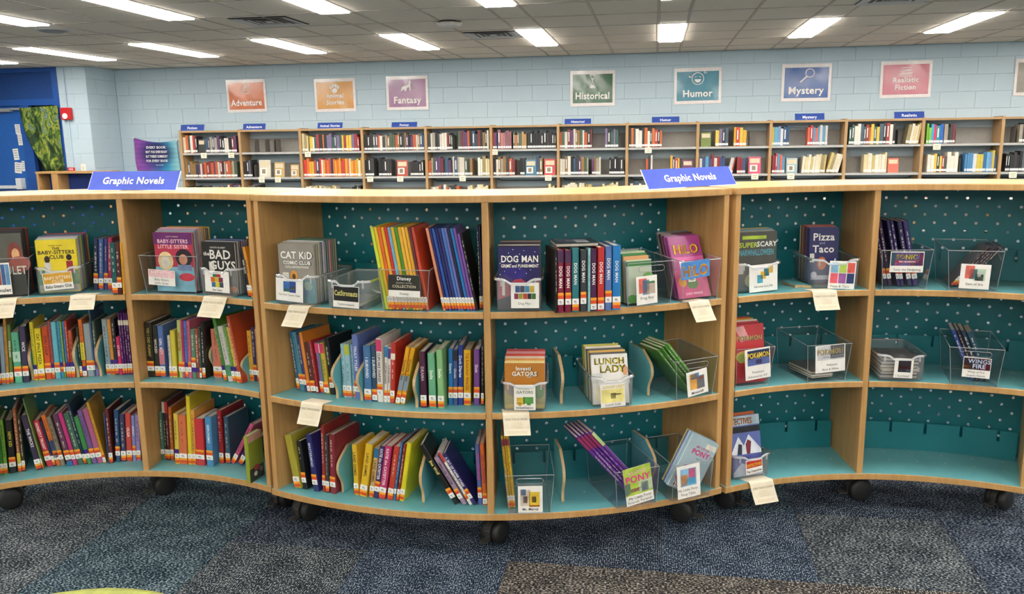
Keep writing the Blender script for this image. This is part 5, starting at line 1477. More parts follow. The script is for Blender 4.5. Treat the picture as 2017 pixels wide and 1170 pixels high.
card(B, 764, 541, 828, 586, [(.0, .30, 1, 1, '#26261f')], [('Disney', .5, .76, .16, '#f0f0ec', 1), ('GRAPHIC NOVEL', .5, .60, .07, '#c8c4b0', 0), ('COLLECTION', .5, .42, .12, '#cfc7a8', 1), ('Disney', .5, .10, .11, '#3a3a3a', 0)], .02)
B = make_bin('f', UC_, 1, (993, 614), (1080, 614), (548, 547), 976, 1094, 'frosted bin holding a starry navy cover, bulging top shelf past the divider', .25)
w_, h, x = face_book(B, .012, 991, 1078, 487, .013, '#231c58', 'starry navy and red front cover in a frosted bin', [(0, 0, 1, .30, '#26242c'), ('t', [(0, .15), (0, .52), (.25, .40), (.5, .52), (.75, .40), (1, .5), (1, .22), (.6, .3), (.3, .22)], '#a83a50'), ('o', .42, .58, .28, .10, '#2f2478'), (.10, .22, .17, .48, '#e8e4dc')]+[('o', .06+.88*((i*37) % 17)/17, .56+.42*((i*29) % 23)/23, .010, .008, '#e8e8f4') for i in range(22)], [('DOG MAN', .53, .76, .105, '#f8f4ea', 2), ('GRIME and PUNISHMENT', .53, .675, .05, '#f8f4ea', 2)])
stack(B, .026, x-.001, w_, [h+.002, h+.004, h+.006], ['#2a2230', '#b8b4a8', '#3a2a3a', '#8a8890', '#2a2a3a', '#5a4a4a', '#26202a', '#b8ac9c', '#3a3440', '#242030'], .0155, 'the starry navy bin', dx=-.0012)
card(B, 1006, 557, 1062, 607, [(.16+.17*i, .62, .32+.17*i, .88, c) for i, c in enumerate(['#3a5a8a', '#4a4a5a', '#4a8ab0', '#b8a03a'])]+[(.12+.155*i, .36, .265+.155*i, .58, c) for i, c in enumerate(['#8a2a5a', '#8a9a2a', '#b0402a', '#2a2a2a', '#3a6a2a'])], [('Dog Man', .48, .14, .09, '#3a3a3a', 0)])
# the book lying on the row beside it
P = on_plane(1100, 487, UC_.at(UC_.inv(on_z(1150, 608, ZS[1][1]))[0], .06, 0), Vector((0, 1, 0)))
ph0 = UC_.inv(on_z(1135, 613, ZS[1][1]))[0]; Xd, Dd = UC_.tang(ph0), UC_.into(ph0)
hrow = max(q[0].z+q[2][2] for q in OBBS[(id(UC_), 1)] if 1092 < px_of(q[0])[0] < 1178 and q[2][0] < .02)
Q = on_plane(1097, 486, on_z(1135, 613, ZS[1][1]), Dd)
Rm = Matrix(((0, 0, 1, 0), (0, -1, 0, 0), (1, 0, 0, 0), (0, 0, 0, 1)))
Mf = frame(Vector((Q.x, Q.y, hrow+.0006))+Dd*.012, Xd) @ Matrix.Rotation(-.03, 4, 'Z') @ Matrix.Translation((0, .15, 0)) @ Rm
e = book(Mf, .0135, .155, .15, '#26303c', '', '', label='dark book lying flat across the tops of the red and teal spines', group='books lying flat')
art(e, .0135, .15, .155, [(.15, .1, .8, .5, '#5a4a58'), (.3, .5, .9, .8, '#c8c8cc'), (.05, .2, .25, .9, '#2a4a7a')], [])
B = make_bin('c', UC_, 1, (1225, 605.5), (1308, 597.5), (520, 514), 1221, 1324, 'clear bin holding pale green covers, bulging top shelf', .24, True)
w_, h, x = face_book(B, .012, 1222, 1272, 514, .012, '#c0cbb4', 'pale green front cover with orange shapes in a clear bin', [(0, .86, 1, .97, '#3a7a3a'), ('o', .55, .36, .18, .16, '#d87828'), ('o', .55, .52, .14, .08, '#2a2420'), ('o', .2, .1, .2, .1, '#5a9a4a'), ('o', .8, .08, .22, .1, '#4a8a4a'), ('o', .85, .6, .22, .1, '#7ab05a')], [], tilt=.10)
stack(B, .03, x-.002, w_, [h+.012, h+.02, h+.026], ['#d8a068', '#3a7a40', '#b8c8a0', '#c83a3a', '#d8d8c8', '#8a9a8a', '#6a3a3a', '#4a6a4a'], .0135, 'the pale green bin', tilt=.10, dx=-.003)
card(B, 1254, 545, 1294, 597, [(.12, .40, .5, .92, '#d86a5a'), (.3, .34, .62, .86, '#5a8ab0'), (.5, .36, .9, .78, '#b8a898'), (.52, .72, .88, .80, '#4a9a4a')], [('Frog Boy', .5, .18, .10, '#3a3a3a', 0)], -.05)
B = make_bin('c', UC_, 1, (1334, 597.5), (1400, 589.5), (518, 510), 1331, 1411, 'clear bin holding magenta covers at the end of the bulging top shelf', .24)
w_, h, x = face_book(B, .026, 1296, 1368, 470, .016, '#a83a86', 'magenta front cover with red and yellow title in a clear bin', [(0, 0, 1, .45, '#b8507a'), ('o', .5, .22, .18, .08, '#5a7a4a'), ('o', .2, .26, .12, .08, '#d89a3a'), (.22, .44, .38, .62, '#ece4ec'), (.0, .60, 1, .66, '#d05aa0')], [('HiLO', .5, .715, .145, '#e8c83a', 2), ('HiLO', .5, .72, .13, '#d03a20', 1), ('JUDD WINICK', .5, .05, .035, '#f0d8e8', 0)], tilt=.36)
stack(B, .0455, x-.003, w_, [h+.004, h+.01, h+.014], ['#7a2a70', '#4a2420', '#5a5a60', '#c8c030', '#3a5a4a', '#c0b838', '#3a4a6a'], .016, 'the magenta-covered bin', tilt=.36, dx=-.003)
card(B, 1342, 516, 1397, 545, [(0, 0, 1, 1, '#4a86c8')], [('HiLO', .5, .14, .62, '#e8b83a', 1), ('HiLO', .5, .18, .54, '#d0402a', 1)], -.06)
card(B, 1357, 546, 1370, 554, [], [('Hilo', .5, .25, .5, '#3a3a3a', 1)])
# ---------------------------------------------------------------- bulging bookcase, middle shelf
B = make_bin('f', UC_, 2, (992, 810.5), (1075, 811), (752, 752), 974, 1093, 'frosted bin holding an amber front cover, bulging middle shelf', .25)
w_, h, x = face_book(B, .012, 992, 1077, 717, .013, '#b8782a', 'amber and olive front cover with white title in a frosted bin', [(0, 0, 1, .42, '#a8a050'), (0, 0, 1, .10, '#c8b44a'), ('o', .85, .38, .14, .16, '#5a8a40'), ('o', .2, .40, .16, .12, '#9a8a78'), ('o', .62, .74, .07, .05, '#b89a80')], [('Investi', .48, .86, .085, '#f4f0e4', 2), ('GATORS', .5, .735, .095, '#f4f0e4', 2)])
stack(B, .026, x-.002, w_, [h+.005, h+.009, h+.014, h+.018], ['#e8d898', '#d89a50', '#d8c8b8', '#d04a3a', '#c8c8d0', '#4a5aa0', '#d89aa0', '#b83a44'], .0165, 'the amber-covered bin', dx=-.0015)
card(B, 1012, 758, 1055, 808, [(.12, .22, .5, .5, '#c8a83a'), (.42, .26, .9, .52, '#5a9a4a'), (.2, .16, .34, .3, '#b8942e'), (.6, .2, .78, .3, '#4a8a40')], [('Investi', .48, .82, .10, '#6a8a4a', 1), ('GATORS', .5, .66, .11, '#6a7a58', 1), ('InvestiGators', .5, .06, .08, '#3a3a3a', 1)])
B = make_bin('f', UC_, 2, (1168, 804), (1246, 799.5), (744, 738), 1152, 1262, 'frosted bin holding a white and yellow cover, bulging middle shelf', .26)
w_, h, x = face_book(B, .016, 1146, 1218, 700, .012, '#dcdad4', 'white front cover with yellow title in a frosted bin', [(.1, .06, .9, .34, '#e8e0b0'), ('o', .5, .2, .16, .09, '#d8c038'), ('o', .1, .52, .12, .1, '#b8b8b4'), ('o', .92, .66, .08, .1, '#c88a58'), (.03, .42, .3, .62, '#c8c8c4')], [('LUNCH', .5, .80, .125, '#3a3418', 1), ('LUNCH', .49, .805, .115, '#ecd428', 1), ('LADY', .58, .63, .145, '#3a3418', 1), ('LADY', .57, .635, .135, '#ecd428', 1)], tilt=.24)
stack(B, .030, x-.006, w_, [h+.004, h+.008], ['#3a3630', '#d8a838', '#d8d4c4', '#2a2a2a', '#c8c04a', '#e8e0d0', '#d0a030', '#c8c03a', '#8a9a3a'], .0145, 'the white and yellow bin', tilt=.24, dx=-.003)
card(B, 1183, 757, 1231, 800, [(.04, .2, .96, .78, '#ecdc8a'), ('x')][:1]+[(.42, .36, .62, .6, '#3a3420'), (.6, .5, .86, .56, '#3a3420')], [('LUNCH LADY', .55, .82, .11, '#d8b82a', 1), ('Lunch Lady', .5, .06, .10, '#3a3a3a', 0)], -.06)
B = make_bin('c', UC_, 2, (1333, 788), (1402, 776), (714, 701), 1327, 1418, 'clear bin of green spines leaning hard over, bulging middle shelf', .24, True)
o = [0]; run(UC_, 2, (0, 0, 1), ((1345, 779), (1396, 769)), 'in the clear bin of leaning green books', """
1357 1363 1291 692 #4a7c30 -
1364 1370 1297 690 #42722c -
1371 1377 1303 687 #528838 -
1378 1384 1309 683 #467a2e -
1385 1392 1316 680 #5c9a3c -""", g1, o, dmax=.14, zoff=.0035, skip=B.boxes)
card(B, 1354, 732, 1393, 774, [(.14, .26, .5, .88, '#d8a050'), (.2, .66, .6, .9, '#5a90c0'), (.46, .24, .84, .76, '#6a6a70'), (.5, .62, .8, .7, '#b0503a')], [('Minecraft', .48, .07, .10, '#2c2c2c', 1)], -.12)
# ---------------------------------------------------------------- bulging bookcase, bottom shelf
B = make_bin('c', UC_, 3, (1003, 1012), (1084, 1010), (939, 934), 991, 1096, 'clear bin with three slim yellow spines on the bulging bottom shelf', .26, True)
o = [0]; run(UC_, 3, (970, 810, 5.32), ((165, 1012), (245, 1012)), 'in the clear bin of yellow books', """
164 190 82 260 #c49a30 ow |band=#8a3a3a,.86,.95
191 216 110 258 #c8a030 ow |band=#8a3a3a,.86,.95
217 244 145 256 #cca634 ow |band=#8a3a3a,.86,.95""", g1, o, zoff=.0035, skip=B.boxes)
card(B, 1020, 958, 1069, 1009, [(.1, .26, .5, .86, '#c8b8a8'), (.1, .66, .32, .88, '#4a90c8'), (.44, .22, .88, .78, '#d8b83a'), (.46, .22, .88, .28, '#c83a2a'), (.56, .38, .74, .6, '#4a3a34'), (.2, .36, .38, .62, '#5a3a3a')], [('Ms. Marvel', .5, .09, .085, '#2c2c2c', 1)])
B = make_bin('c', UC_, 3, (1216, 1002.5), (1292, 989.5), (934, 917), 1209, 1296, 'clear bin of slim purple leaning spines, bulging bottom shelf', .26)
o = [0]; run(UC_, 3, (0, 0, 1), ((1240, 986), (1292, 978)), 'in the clear bin of purple pony books', """
1250 1257 1134 864 #5c2c86 o |top=#8a2a58
1258 1265 1141 861 #6a3494 o |top=#8a2a58
1266 1273 1149 858 #5c2c86 o |top=#8a2a58
1274 1281 1157 856 #6a3494 o |top=#8a2a58
1282 1290 1165 853 #7a4aa0 o |top=#b8c88a""", g1, o, dmax=.15, zoff=.0035, skip=B.boxes)
card(B, 1231, 922, 1284, 987, [(.0, .26, 1, 1, '#a8c048'), (.5, .30, 1, .62, '#c8d8b0'), (.6, .30, .85, .55, '#3a58a8'), (.2, .34, .62, .44, '#b84a88'), (0, .3, .2, .6, '#7a9ab8')], [('MY LITTLE', .5, .82, .07, '#e8a8c8', 1), ('PONY', .5, .60, .18, '#d8388a', 1), ('My Little Pony', .5, .15, .075, '#3a3a3a', 0), ('Friends Forever', .5, .04, .075, '#3a3a3a', 0)], -.14)
B = make_bin('c', UC_, 3, (1312, 990), (1389, 980), (919, 908), 1305, 1404, 'clear bin of grey-blue covers slanting over, end of the bulging bottom shelf', .26)
Rm2 = Matrix(((0, 1, 0, 0), (-1, 0, 0, 0), (0, 0, 1, 0), (0, 0, 0, 1)))
cl = [('#9fb4bc', 'grey-blue cover with magenta title slanting in the last bottom bin'), ('#8ab4c8', 'sky blue book second in the slanting stack'), ('#a8c8d8', 'pale blue book third in the slanting stack'), ('#7a58a0', 'purple book fourth in the slanting stack'), ('#a8b86a', 'lime book last in the slanting stack')]
A = local(B, 1300, 912, .02)
for i, (c, lb) in enumerate(cl):
    t = .0115; roll = .50
    M = B.M @ Matrix.Translation((.024+.002*i, .016+i*(t+.001), .004)) @ Matrix.Rotation(roll, 4, 'Y') @ Matrix.Translation((-.062, 0, .035)) @ Matrix.Translation((0, t, 0)) @ Rm2
    e = book(M, t, .225, .138, c, '', '', label=lb, group='books standing in the storage bins')
    if i == 0: art(e, t, .138, .225, [('o', .3, .42, .1, .05, '#8a6aa0'), ('o', .58, .48, .09, .05, '#3a3a40'), ('o', .25, .2, .14, .05, '#c86a88'), ('o', .62, .22, .14, .05, '#d8b878'), (.12, .03, .5, .11, '#e8e4dc'), (.16, .04, .2, .1, '#2a2a2a'), (.24, .04, .26, .1, '#2a2a2a'), (.3, .04, .36, .1, '#2a2a2a'), (.62, .84, .95, .94, '#dcd8cc')], [('MY LITTLE', .55, .80, .04, '#b03a70', 1), ('PONY', .55, .68, .095, '#c8286e', 1), ('PONY TALES', .62, .61, .02, '#7a2a50', 1)])
card(B, 1335, 919, 1378, 976, [(.14, .36, .84, .90, '#8ab8d8'), (.16, .38, .46, .72, '#e0a060'), (.5, .60, .8, .88, '#d86a90'), (.44, .4, .8, .6, '#5aa8d0')], [('My Little Pony:', .46, .22, .075, '#3a3a3a', 0), ('Pony Tales', .46, .08, .075, '#3a3a3a', 0)], -.07)
# ---------------------------------------------------------------- far bookcase
B = make_bin('f', UR_, 1, (1452, 577.5), (1536, 573.5), (520, 514), 1438, 1553, 'frosted bin holding a grey and green cover, first on the far top shelf', .25)
w_, h, x = face_book(B, .012, 1452, 1528, 459, .014, '#4c4d48', 'dark grey front cover with green and teal title in a frosted bin', [(.1, .88, .72, .94, '#a8c040'), ('o', .84, .36, .13, .07, '#b0d02e'), ('o', .42, .16, .22, .14, '#d0cc98'), (.0, .28, .16, .46, '#dcd8cc'), ('o', .6, .2, .3, .12, '#3c3d3a')], [('SUPER', .26, .74, .085, '#b8c84a', 1), ('SCARY', .74, .75, .085, '#ecece4', 1), ('NARWHALLOWEEN', .48, .60, .10, '#5aa0b0', 1)])
stack(B, .028, x-.003, w_, [h+.004, h+.009], ['#8a8a84', '#5a7a8a', '#c8c8c0', '#b8a03a', '#4a6a7a'], .0145, 'the grey and green bin', dx=-.004)
card(B, 1477, 522, 1530, 572, [(.28, .32, .48, .62, '#4a98b0'), (.40, .46, .58, .74, '#d8b03a'), (.52, .56, .70, .86, '#2a6a7a'), (.66, .66, .84, .94, '#c8a850')], [('Narwhal and Jelly', .5, .16, .075, '#3a3a3a', 0)], -.05)
B = make_bin('f', UR_, 1, (1602, 568.5), (1694, 569.5), (516, 503), 1580, 1713, 'frosted bin holding a navy cover with lively title, far top shelf', .25)
w_, h, x = face_book(B, .085, 1589, 1648, 450, .014, '#26245e', 'navy front cover with white hand-drawn title in a frosted bin', [('o', .45, .36, .16, .12, '#c8683a'), (.1, .06, .9, .14, '#b8b8c8'), ('o', .2, .15, .1, .06, '#d8d4e0'), ('o', .9, .42, .03, .03, '#c8d8f0'), (.05, .38, .2, .54, '#e8e4dc')], [('Pizza', .5, .78, .13, '#f4f0ea', 1), ('and', .45, .71, .05, '#a8a0c8', 0), ('Taco', .5, .56, .13, '#f4f0ea', 1)], tilt=.05, roll=.0)
stack(B, .101, x-.006, w_, [h+.002, h+.006], ['#3a3a7a', '#8a4a3a', '#2a3a6a', '#a03a34', '#c8a04a', '#6a2a2a', '#d8c8a8'], .0135, 'the navy-covered far bin', tilt=.05, dx=-.006)
card(B, 1634, 517, 1683, 571, [(.06+.31*i, .58-.0, .34+.31*i, .94, c) for i, c in enumerate(['#8ab8d8', '#b0cc5a', '#d85a50'])]+[(.06+.31*i, .20, .34+.31*i, .56, c) for i, c in enumerate(['#d85a68', '#9a5a9a', '#2a3a6a'])], [('Pizza & Taco', .45, .05, .09, '#4a4a4a', 0)], .04)
B = make_bin('c', UR_, 1, (1738, 570), (1823, 569), (493, 492.5), 1735, 1841, 'clear bin of dark purple spines with a rainbow card, far top shelf', .24)
o = [0]; run(UR_, 1, (1720, 420, 5.848), ((100, 838), (530, 838)), 'in the clear bin of dark purple books', """
134 172 84 80 #2a1a40 gwo
180 228 98 75 #301a3c gwo
280 319 152 88 #2c2258 gwo
321 361 190 88 #2c2258 gwo
400 456 225 95 #28204c gwo
466 530 288 95 #30265e gwo""", g1, o, dmax=.16, zoff=.0035, skip=B.boxes)
card(B, 1755, 496, 1818, 536, [(.02, .32, .98, .96, '#5a4a7a'), (.02, .32, .14, .96, '#4a7a8a'), (.86, .32, .98, .96, '#b02a3a'), (.14, .46, .86, .56, '#c83a4a'), (.14, .33, .28, .45, '#c85a98'), (.6, .33, .74, .45, '#d8803a'), (.74, .33, .86, .45, '#4a60a8')], [('SONIC', .5, .62, .24, '#1c1c4a', 1), ('SONIC', .49, .63, .23, '#ecd828', 1), ('THE HEDGEHOG', .5, .48, .07, '#f4e8e8', 1), ('Sonic the Hedgehog', .52, .08, .11, '#3a3a3a', 0)], .02)
B = make_bin('c', UR_, 1, (1869, 571.5), (1960, 573), (494, 495), 1867, 1980, 'clear bin of spines leaning toward the picture edge, far top shelf', .24)
o = [0]; run(UR_, 1, (1720, 420, 5.848), ((870, 845), (1045, 845)), 'in the clear bin of dark leaning books', """
868 905 1295 395 #3a2228 ow
906 942 1338 392 #2e2230 ow
943 978 1385 390 #34262c ow
979 1014 1428 388 #2a2030 ow
1015 1050 1475 386 #3a2a2c ow""", g1, o, lean=.66, dmax=.15, zoff=.0035, skip=B.boxes)
card(B, 1893, 520, 1948, 570, [(.16, .42, .46, .94, '#d86a5a'), (.30, .40, .56, .80, '#3a7a8a'), (.44, .34, .84, .82, '#b8d0b8'), (.5, .34, .78, .6, '#2a2a2a'), (.58, .5, .7, .7, '#e0e0d8')], [('Stars of Ara', .5, .15, .09, '#3a3a3a', 0)], .03)
B = make_bin('c', UR_, 2, (1449, 762.5), (1517, 758.5), (689, 682.5), 1447, 1536, 'clear bin holding red covers, first on the far middle shelf', .24)
w_, h, x = face_book(B, .016, 1452, 1508, 641, .013, '#c0343a', 'red front cover with yellow title standing in a clear bin', [(0, 0, 1, .30, '#b82a30'), ('o', .3, .45, .3, .1, '#d8c06a'), ('o', .7, .48, .2, .08, '#2a2424'), ('o', .2, .42, .15, .08, '#a8c05a'), ('t', [(0, .96), (.3, .98), (.5, .75), (.2, .7)], '#e0a0a0')], [('POKéMON', .52, .72, .085, '#38407a', 1), ('POKéMON', .50, .725, .08, '#e8c43a', 1)], tilt=.13)
stack(B, .034, x-.006, w_, [h+.006, h+.01], ['#a82a30', '#e8d8c8', '#2a5aa8', '#d8a02a', '#3a6a3a', '#b83a30'], .013, 'the red-covered far bin', tilt=.13, dx=-.004)
card(B, 1469, 688, 1516, 744, [(.10, .46, .97, .95, '#5868a0'), (.10, .68, .97, .95, '#26262a'), (.42, .50, .66, .64, '#6a2a34')], [('POKéMON', .54, .70, .17, '#e4c63c', 1), ('Pokemon', .5, .20, .075, '#4a4a4a', 0), ('Adventures XY', .48, .06, .075, '#4a4a4a', 0)], -.08)
B = make_bin('c', UR_, 2, (1591, 753), (1664, 748), (682, 676), 1588, 1681, 'clear bin of flat-lying books with a grey card, far middle shelf', .25)
flat_books(B, .015, [(.012, .10, .17, .009, '#2a2a2c', .08), (.016, .10, .17, .008, '#e0ddd4', .05), (.012, .105, .175, .014, '#4a3a34', .06)], 'the bin with the grey card')
card(B, 1608, 681, 1663, 731, [(.06, .46, .97, .98, '#c8c8cc'), (.5, .62, .97, .98, '#26262a'), (.5, .50, .97, .66, '#3a3a3e')], [('POKéMON', .5, .66, .20, '#4a5a90', 1), ('POKéMON', .49, .67, .19, '#e4c63c', 1), ('BLACK & WHITE', .5, .54, .05, '#8a8a90', 1), ('Pokemon', .55, .24, .075, '#4a4a4a', 0), ('Black & White', .5, .08, .075, '#4a4a4a', 0)], -.05)
B = make_bin('f', UR_, 2, (1730, 749.5), (1818, 751.5), (699, 697), 1716, 1838, 'frosted bin of books lying in a pile, far middle shelf', .26)
flat_books(B, .012, [(.010+.002*(i % 3), B.w0-.026-.004*(i % 2), .17, .0135, c, .015*((i % 3)-1)) for i, c in enumerate(['#5a5a60', '#3a3038', '#c8c0b0', '#48403a', '#3a4a58', '#54484a'])], 'the frosted far bin')
card(B, 1763, 706, 1797, 745, [(.20, .30, .88, .95, '#2a2026'), (.24, .46, .84, .60, '#a83a34'), (.24, .30, .84, .46, '#8ab0c8'), (.4, .36, .62, .44, '#3a1c1c')], [('I Survived', .46, .06, .11, '#4a4a4a', 0)], .03)
B = make_bin('c', UR_, 2, (1873, 756), (1964, 762.5), (682, 691), 1868, 1981, 'clear bin of blue spines leaning out over its side, far middle shelf', .25, True)
o = [0]; run(UR_, 2, (1700, 610, 6.363), ((1370, 885), (1640, 915)), 'in the clear bin of leaning dragon books', """
1345 1405 975 250 #2e4686 gwo
1410 1462 1030 255 #2c2226 gwo
1468 1530 1110 260 #26384c gwo
1536 1625 1195 285 #1e4658 gwo""", g1, o, lean=-.40, dmax=.15, zoff=.0035, skip=B.boxes)
card(B, 1898, 703, 1949.5, 746, [(.02, .40, .98, .97, '#2a1820'), (.6, .40, .98, .97, '#8a2838'), (.02, .44, .3, .60, '#d88a3a'), (.02, .5, .22, .54, '#f0c070')], [('WINGS', .58, .72, .20, '#b8c4dc', 1), ('FIRE', .58, .47, .21, '#c8d4ec', 1), ('Wings of Fire', .5, .24, .09, '#3a3a3a', 0), ('Graphic Novels', .5, .06, .09, '#3a3a3a', 0)], .03)
B = make_bin('f', UR_, 3, (1447, 947.5), (1513, 937.5), (902, 888), 1436, 1530, 'frosted bin holding a snowy blue cover on the far bottom shelf', .25)
w_, h, x = face_book(B, .014, 1420, 1478, 826, .013, '#5a68a8', 'blue front cover with orange letters in the bottom frosted bin', [(0, .84, 1, 1, '#a8bcc8'), (0, .72, 1, .82, '#1c1a1a'), ('t', [(0, .40), (.25, .66), (.42, .50), (.6, .68), (1, .42), (1, .36), (0, .36)], '#dfe4ef'), ('t', [(.5, .36), (.62, .36), (.68, .56), (.56, .60), (.48, .52)], '#7a2a34'), ('t', [(.18, .36), (.34, .36), (.36, .52), (.24, .54)], '#2a3040'), (0, 0, 1, .34, '#4e5696'), ('t', [(0, .06), (.3, .22), (.7, .12), (1, .26), (1, 0), (0, 0)], '#b9bfd2')], [('DETECTIVES', .3, .86, .10, '#3a2418', 1), ('DETECTIVES', .29, .865, .095, '#e0883a', 1)], tilt=.2)
stack(B, .034, x-.003, w_, [h-.01, h], ['#8a4a34', '#c86a3a', '#3a3a6a'], .013, 'the bottom frosted bin', tilt=.2, dx=-.003)
card(B, 1470, 907, 1501, 930, [(.04, .44, .97, .95, '#c8302a'), (.1, .5, .9, .74, '#d85a2a')], [('DETECTIVES', .5, .54, .2, '#f0c040', 1), ('Pup Detectives', .5, .12, .16, '#2c2c2c', 1)], -.10)
# the flat teal bookend lying on the far top shelf
P = on_z(1566, 567, ZS[1][1]+.0006); ph, sb = UR_.inv(P); X = UR_.tang(ph)
e = empty('bookend', frame(P, X), 'teal bookend lying flat between the frosted bins on the far top shelf', 'bookend', 'S-curved teal bookends')
prof = [(0, 0)]+[(.06*f, -.008+.014*math.sin(f*5)) for f in [q/8 for q in range(9)]][1:]+[(.06, .12), (0, .12)]
b = MB(); b.loft([[(x, y, 0) for x, y in prof], [(x, y, .011) for x, y in prof]], 0); b.build('plywood_edge', wood('#b99a6c', '#cdb186'), e)
b = MB(); b.face([(x, y, .011) for x, y in prof]); b.build('laminate_face', TEAL, e)
# face-on book standing at the shelf edge beside the bulging bookcase
P = on_z(494, 952, ZS[3][1]+.0006); ph, sb = UL_.inv(P)
Xb = (on_z(520, 935, ZS[3][1])-P); Xb.z = 0
M = frame(P, Xb.normalized()) @ Matrix.Translation((0, .02, 0)) @ Matrix.Rotation(-.0, 4, 'X')
e = book(M @ Matrix(((0, 1, 0, 0), (-1, 0, 0, 0), (0, 0, 1, 0), (0, 0, 0, 1))), .02, .205, .10, '#8f9a30', '', '', label='yellow-green cover standing at the shelf edge beside the bulging bookcase', group=g1)
art(e, .02, .10, .205, [(0, .84, 1, 1, '#d8a890'), (0, 0, 1, .28, '#3a3428'), ('o', .5, .26, .2, .06, '#a8323a'), ('o', .4, .14, .12, .05, '#d8d0c0'), ('o', .8, .18, .1, .05, '#8a7a60')], [])

# ================================================================== paper notes hanging over the shelf edges
def note(U, k, q, label, words='READ THIS IN ORDER', back=.05):
    """q: pixel corners top-left, top-right, bottom-right, bottom-left of the hanging part"""
    z = ZS[k][1]
    def edge_point(x):
        lo, hi = U.posts[0]-.06, U.posts[2]+.06
        for _ in range(40):
            m_ = (lo+hi)/2
            if px_of(U.at(m_, 0, z))[0] < x: lo = m_
            else: hi = m_
        return lo
    pa, pb = edge_point(q[0][0]), edge_point(q[1][0])
    A, Bp = U.at(pa, -.0045, z+.0012), U.at(pb, -.0045, z+.0012)
    X = (Bp-A).normalized(); D = Vector((-X.y, X.x, 0)); C0 = A; w_ = (Bp-A).length
    BR, BLp = on_plane(*q[2], A-D*.012, D), on_plane(*q[3], A-D*.012, D)
    e = empty('paper_note', frame(A, X), label, 'paper note', 'cream notes over the shelf edges')
    Mi = e.matrix_world.inverted(); br, bl = Mi @ BR, Mi @ BLp
    sx = (bl.x+br.x-w_)/2; hz = min(-.02, (bl.z+br.z)/2)
    b = MB(); rings = []
    sk = sx/abs(hz)
    for (y, z_, s) in ((back, .0006, -sk*back), (back*.4, .0008, -sk*back*.4), (.004, .0014, 0), (-.0025, -.0005, 0), (-.004, -.006, sk*.006)): rings.append([(s, y, z_), (w_+s, y, z_)])
    for f in (.35, .7, 1): rings.append([(sx*f, -.004-.012*f*f, hz*f), (w_+sx*f, -.004-.012*f*f, hz*f)])
    b.loft(rings, 0, closed=False); b.build('sheet', mat('#f3e8cf', .65), e)
    Yd = Vector((-sx, .008, -hz)).normalized(); n_ = Vector((0, -1, 0))
    def at(fx, fz): return Vector((w_*fx+sx*fz, -.006-.012*fz*fz-.0012, hz*fz))
    text(e, words, at(.5, .30), (1, 0, 0), Yd, abs(hz)*.085, '#b9ac92', w_*.84, 1, name='heading')
    b = MB()
    for fz, x0, x1 in ((.42, .3, .7), (.50, .26, .74), (.57, .32, .70), (.64, .28, .72), (.80, .12, .88), (.86, .12, .86)):
        A_, B_ = at(x0, fz), at(x1, fz+.0); C_, D_ = at(x1, fz+.022), at(x0, fz+.022); b.face([A_, D_, C_, B_])
    p_ = b.build('print', mat('#ddd0b4', .65, var=0), e); p_['kind'] = 'stuff'
note(UL_, 1, [(-4, 582), (34, 582), (28, 625), (-14, 628)], 'cream note over the shelf edge at the picture edge')
note(UL_, 1, [(140, 580), (190, 578), (186, 608), (134.5, 612)], 'cream note hanging beside the yellow-covered bin')
note(UL_, 1, [(404, 584), (450, 586), (430, 627), (393, 623)], 'cream note hanging under the bin with the black cover')
note(UC_, 1, [(572, 604), (612, 607), (594, 646), (555, 641.5)], 'cream note hanging below the grey cat-club bin')
note(UC_, 1, [(1354, 594), (1394, 591), (1412, 631), (1369, 634)], 'cream note hanging below the magenta-covered bin')
note(UR_, 1, [(1598, 571), (1646, 571), (1653.5, 610), (1607, 611)], 'cream note hanging below the navy-covered far bin')
note(UC_, 2, [(596, 790), (638, 795), (628, 839), (585, 835)], 'cream note hanging from the bulging middle shelf of spines')
note(UC_, 2, [(990, 811), (1042, 811), (1045, 857), (994, 858)], 'cream note hanging below the amber-covered bin')
note(UR_, 3, [(1474, 944), (1520, 936), (1531, 988), (1489, 993)], 'cream note hanging from the far bottom shelf')

# ================================================================== signs on the bookcases
def big_sign(bl, br, tl, tr, label):
    z = ZT1+.0005
    P, Q = on_z(*bl, z), on_z(*br, z); X = (Q-P).normalized(); D = Vector((-X.y, X.x, 0)); w_ = (Q-P).length
    lean_ = .045
    A = on_plane(*tl, P+D*lean_, D); h = A.z-z
    e = empty('section_sign', frame(P, X), label, 'sign', 'blue signs on the curved bookcases')
    t = .003
    b = MB(); b.loft([[(0, 0, .002), (w_, 0, .002), (w_, t, .002), (0, t, .002)], [(0, lean_, h), (w_, lean_, h), (w_, lean_+t, h), (0, lean_+t, h)]], 0, True, True); b.build('face', mat('#3a4fb0', .6, 0, .25), e)
    b = MB(); b.box((0, .004, .0), (w_, .055, .002)); b.build('rear_foot', mat('#e8e6ee', .4), e)
    for x0, x1 in ((-.003, w_*.38), (w_*.66, w_+.003)):
        b = MB(); b.box((x0, -.014, 0), (x1, .012, .002)); b.build('foot', mat('#f0ece6', .4), e)
    for x in (-.001, w_):
        b = MB(); b.loft([[(x, -.001, .002), (x+.001, -.001, .002), (x+.001, t+.001, .002), (x, t+.001, .002)], [(x, lean_-.001, h), (x+.001, lean_-.001, h), (x+.001, lean_+t+.001, h), (x, lean_+t+.001, h)]], 0, True, True); b.build('edge_strip', mat('#e8e8f2', .4), e)
    n = Vector((0, -h, lean_)).normalized()
    text(e, 'Graphic Novels', Vector((w_*.5, lean_*.32, h*.34))+n*.0012, (1, 0, 0), (0, lean_, h), h*.40, '#f8f8fc', w_*.83, 1)
big_sign((173, 375), (346, 375), (181, 338), (354, 338), 'blue sign reading Graphic Novels on the bookcase by the doors')
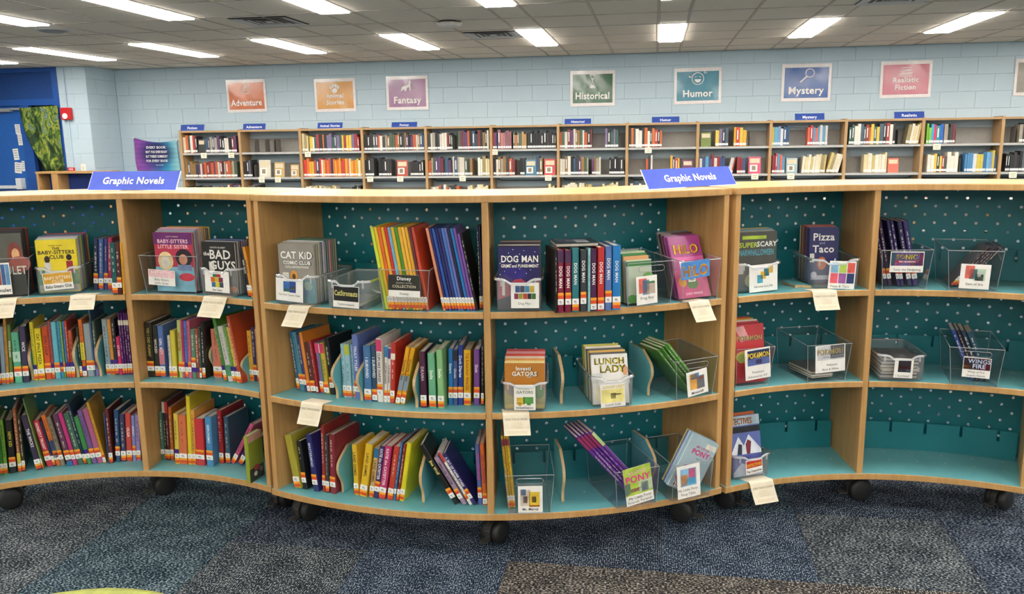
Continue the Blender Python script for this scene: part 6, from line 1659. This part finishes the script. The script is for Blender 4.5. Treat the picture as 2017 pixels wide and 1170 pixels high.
big_sign((1278, 374), (1450, 363.5), (1266, 334.5), (1440, 324), 'blue sign reading Graphic Novels on the end of the bulging bookcase')

# ================================================================== lime stool at the lower edge
P = on_z(205, 1147, .45); R_ = .40
c = Vector((P.x*.985, P.y-R_, 0))
def plaid():
    m = bpy.data.materials.new('lime_plaid_vinyl'); m.use_nodes = True; nt = m.node_tree; b = nt.nodes['Principled BSDF']; b.inputs['Roughness'].default_value = .5
    tc = nt.nodes.new('ShaderNodeTexCoord'); L = nt.links.new; cols = []
    for ax in (0, 1):
        mp = nt.nodes.new('ShaderNodeMapping'); mp.inputs['Scale'].default_value = ((60, 4, 4), (4, 60, 4))[ax]; n = nt.nodes.new('ShaderNodeTexNoise'); n.inputs['Scale'].default_value = 1; n.inputs['Detail'].default_value = 2
        r = nt.nodes.new('ShaderNodeValToRGB'); r.color_ramp.elements[0].position = .42; r.color_ramp.elements[1].position = .56
        r.color_ramp.elements[0].color = (*rgb('#868c44'), 1); r.color_ramp.elements[1].color = (*rgb('#a2ab52'), 1)
        L(tc.outputs['Object'], mp.inputs[0]); L(mp.outputs[0], n.inputs[0]); L(n.outputs['Fac'], r.inputs[0]); cols.append(r)
    mx = nt.nodes.new('ShaderNodeMix'); mx.data_type = 'RGBA'; mx.inputs[0].default_value = .5
    L(cols[0].outputs[0], mx.inputs[6]); L(cols[1].outputs[0], mx.inputs[7]); L(mx.outputs[2], b.inputs['Base Color']); return m
PLAID = plaid()
e = empty('round_stool', Matrix.Translation(c), 'round lime plaid upholstered stool at the lower edge of the picture', 'stool')
b = MB(); b.loft([[(r_*math.cos(a*math.pi/20), r_*math.sin(a*math.pi/20), z_) for a in range(40)] for r_, z_ in ((R_*.97, .05), (R_*.985, .30), (R_*.99, .405))], 0, True, False); b.build('drum', PLAID, e, True)
b = MB(); b.loft([[(r_*math.cos(a*math.pi/20), r_*math.sin(a*math.pi/20), z_) for a in range(40)] for r_, z_ in ((R_*.99, .405), (R_, .425), (R_*.985, .438), (R_*.93, .447), (R_*.6, .450), (R_*.1, .451))], 0, False, True); b.build('seat', PLAID, e, True)
b = MB(); b.tube([(R_*1.0*math.cos(a*math.pi/20), R_*1.0*math.sin(a*math.pi/20), .412) for a in range(40)], .005, 6, closed=True); b.build('piping', mat('#a4b03c', .5), e, True)
for a in (45, 135, 225, 315):
    b = MB(); b.cyl((R_*.7*math.cos(math.radians(a)), R_*.7*math.sin(math.radians(a)), 0), (0, 0, 1), .02, .05, 12); b.build('foot', BLACK, e)
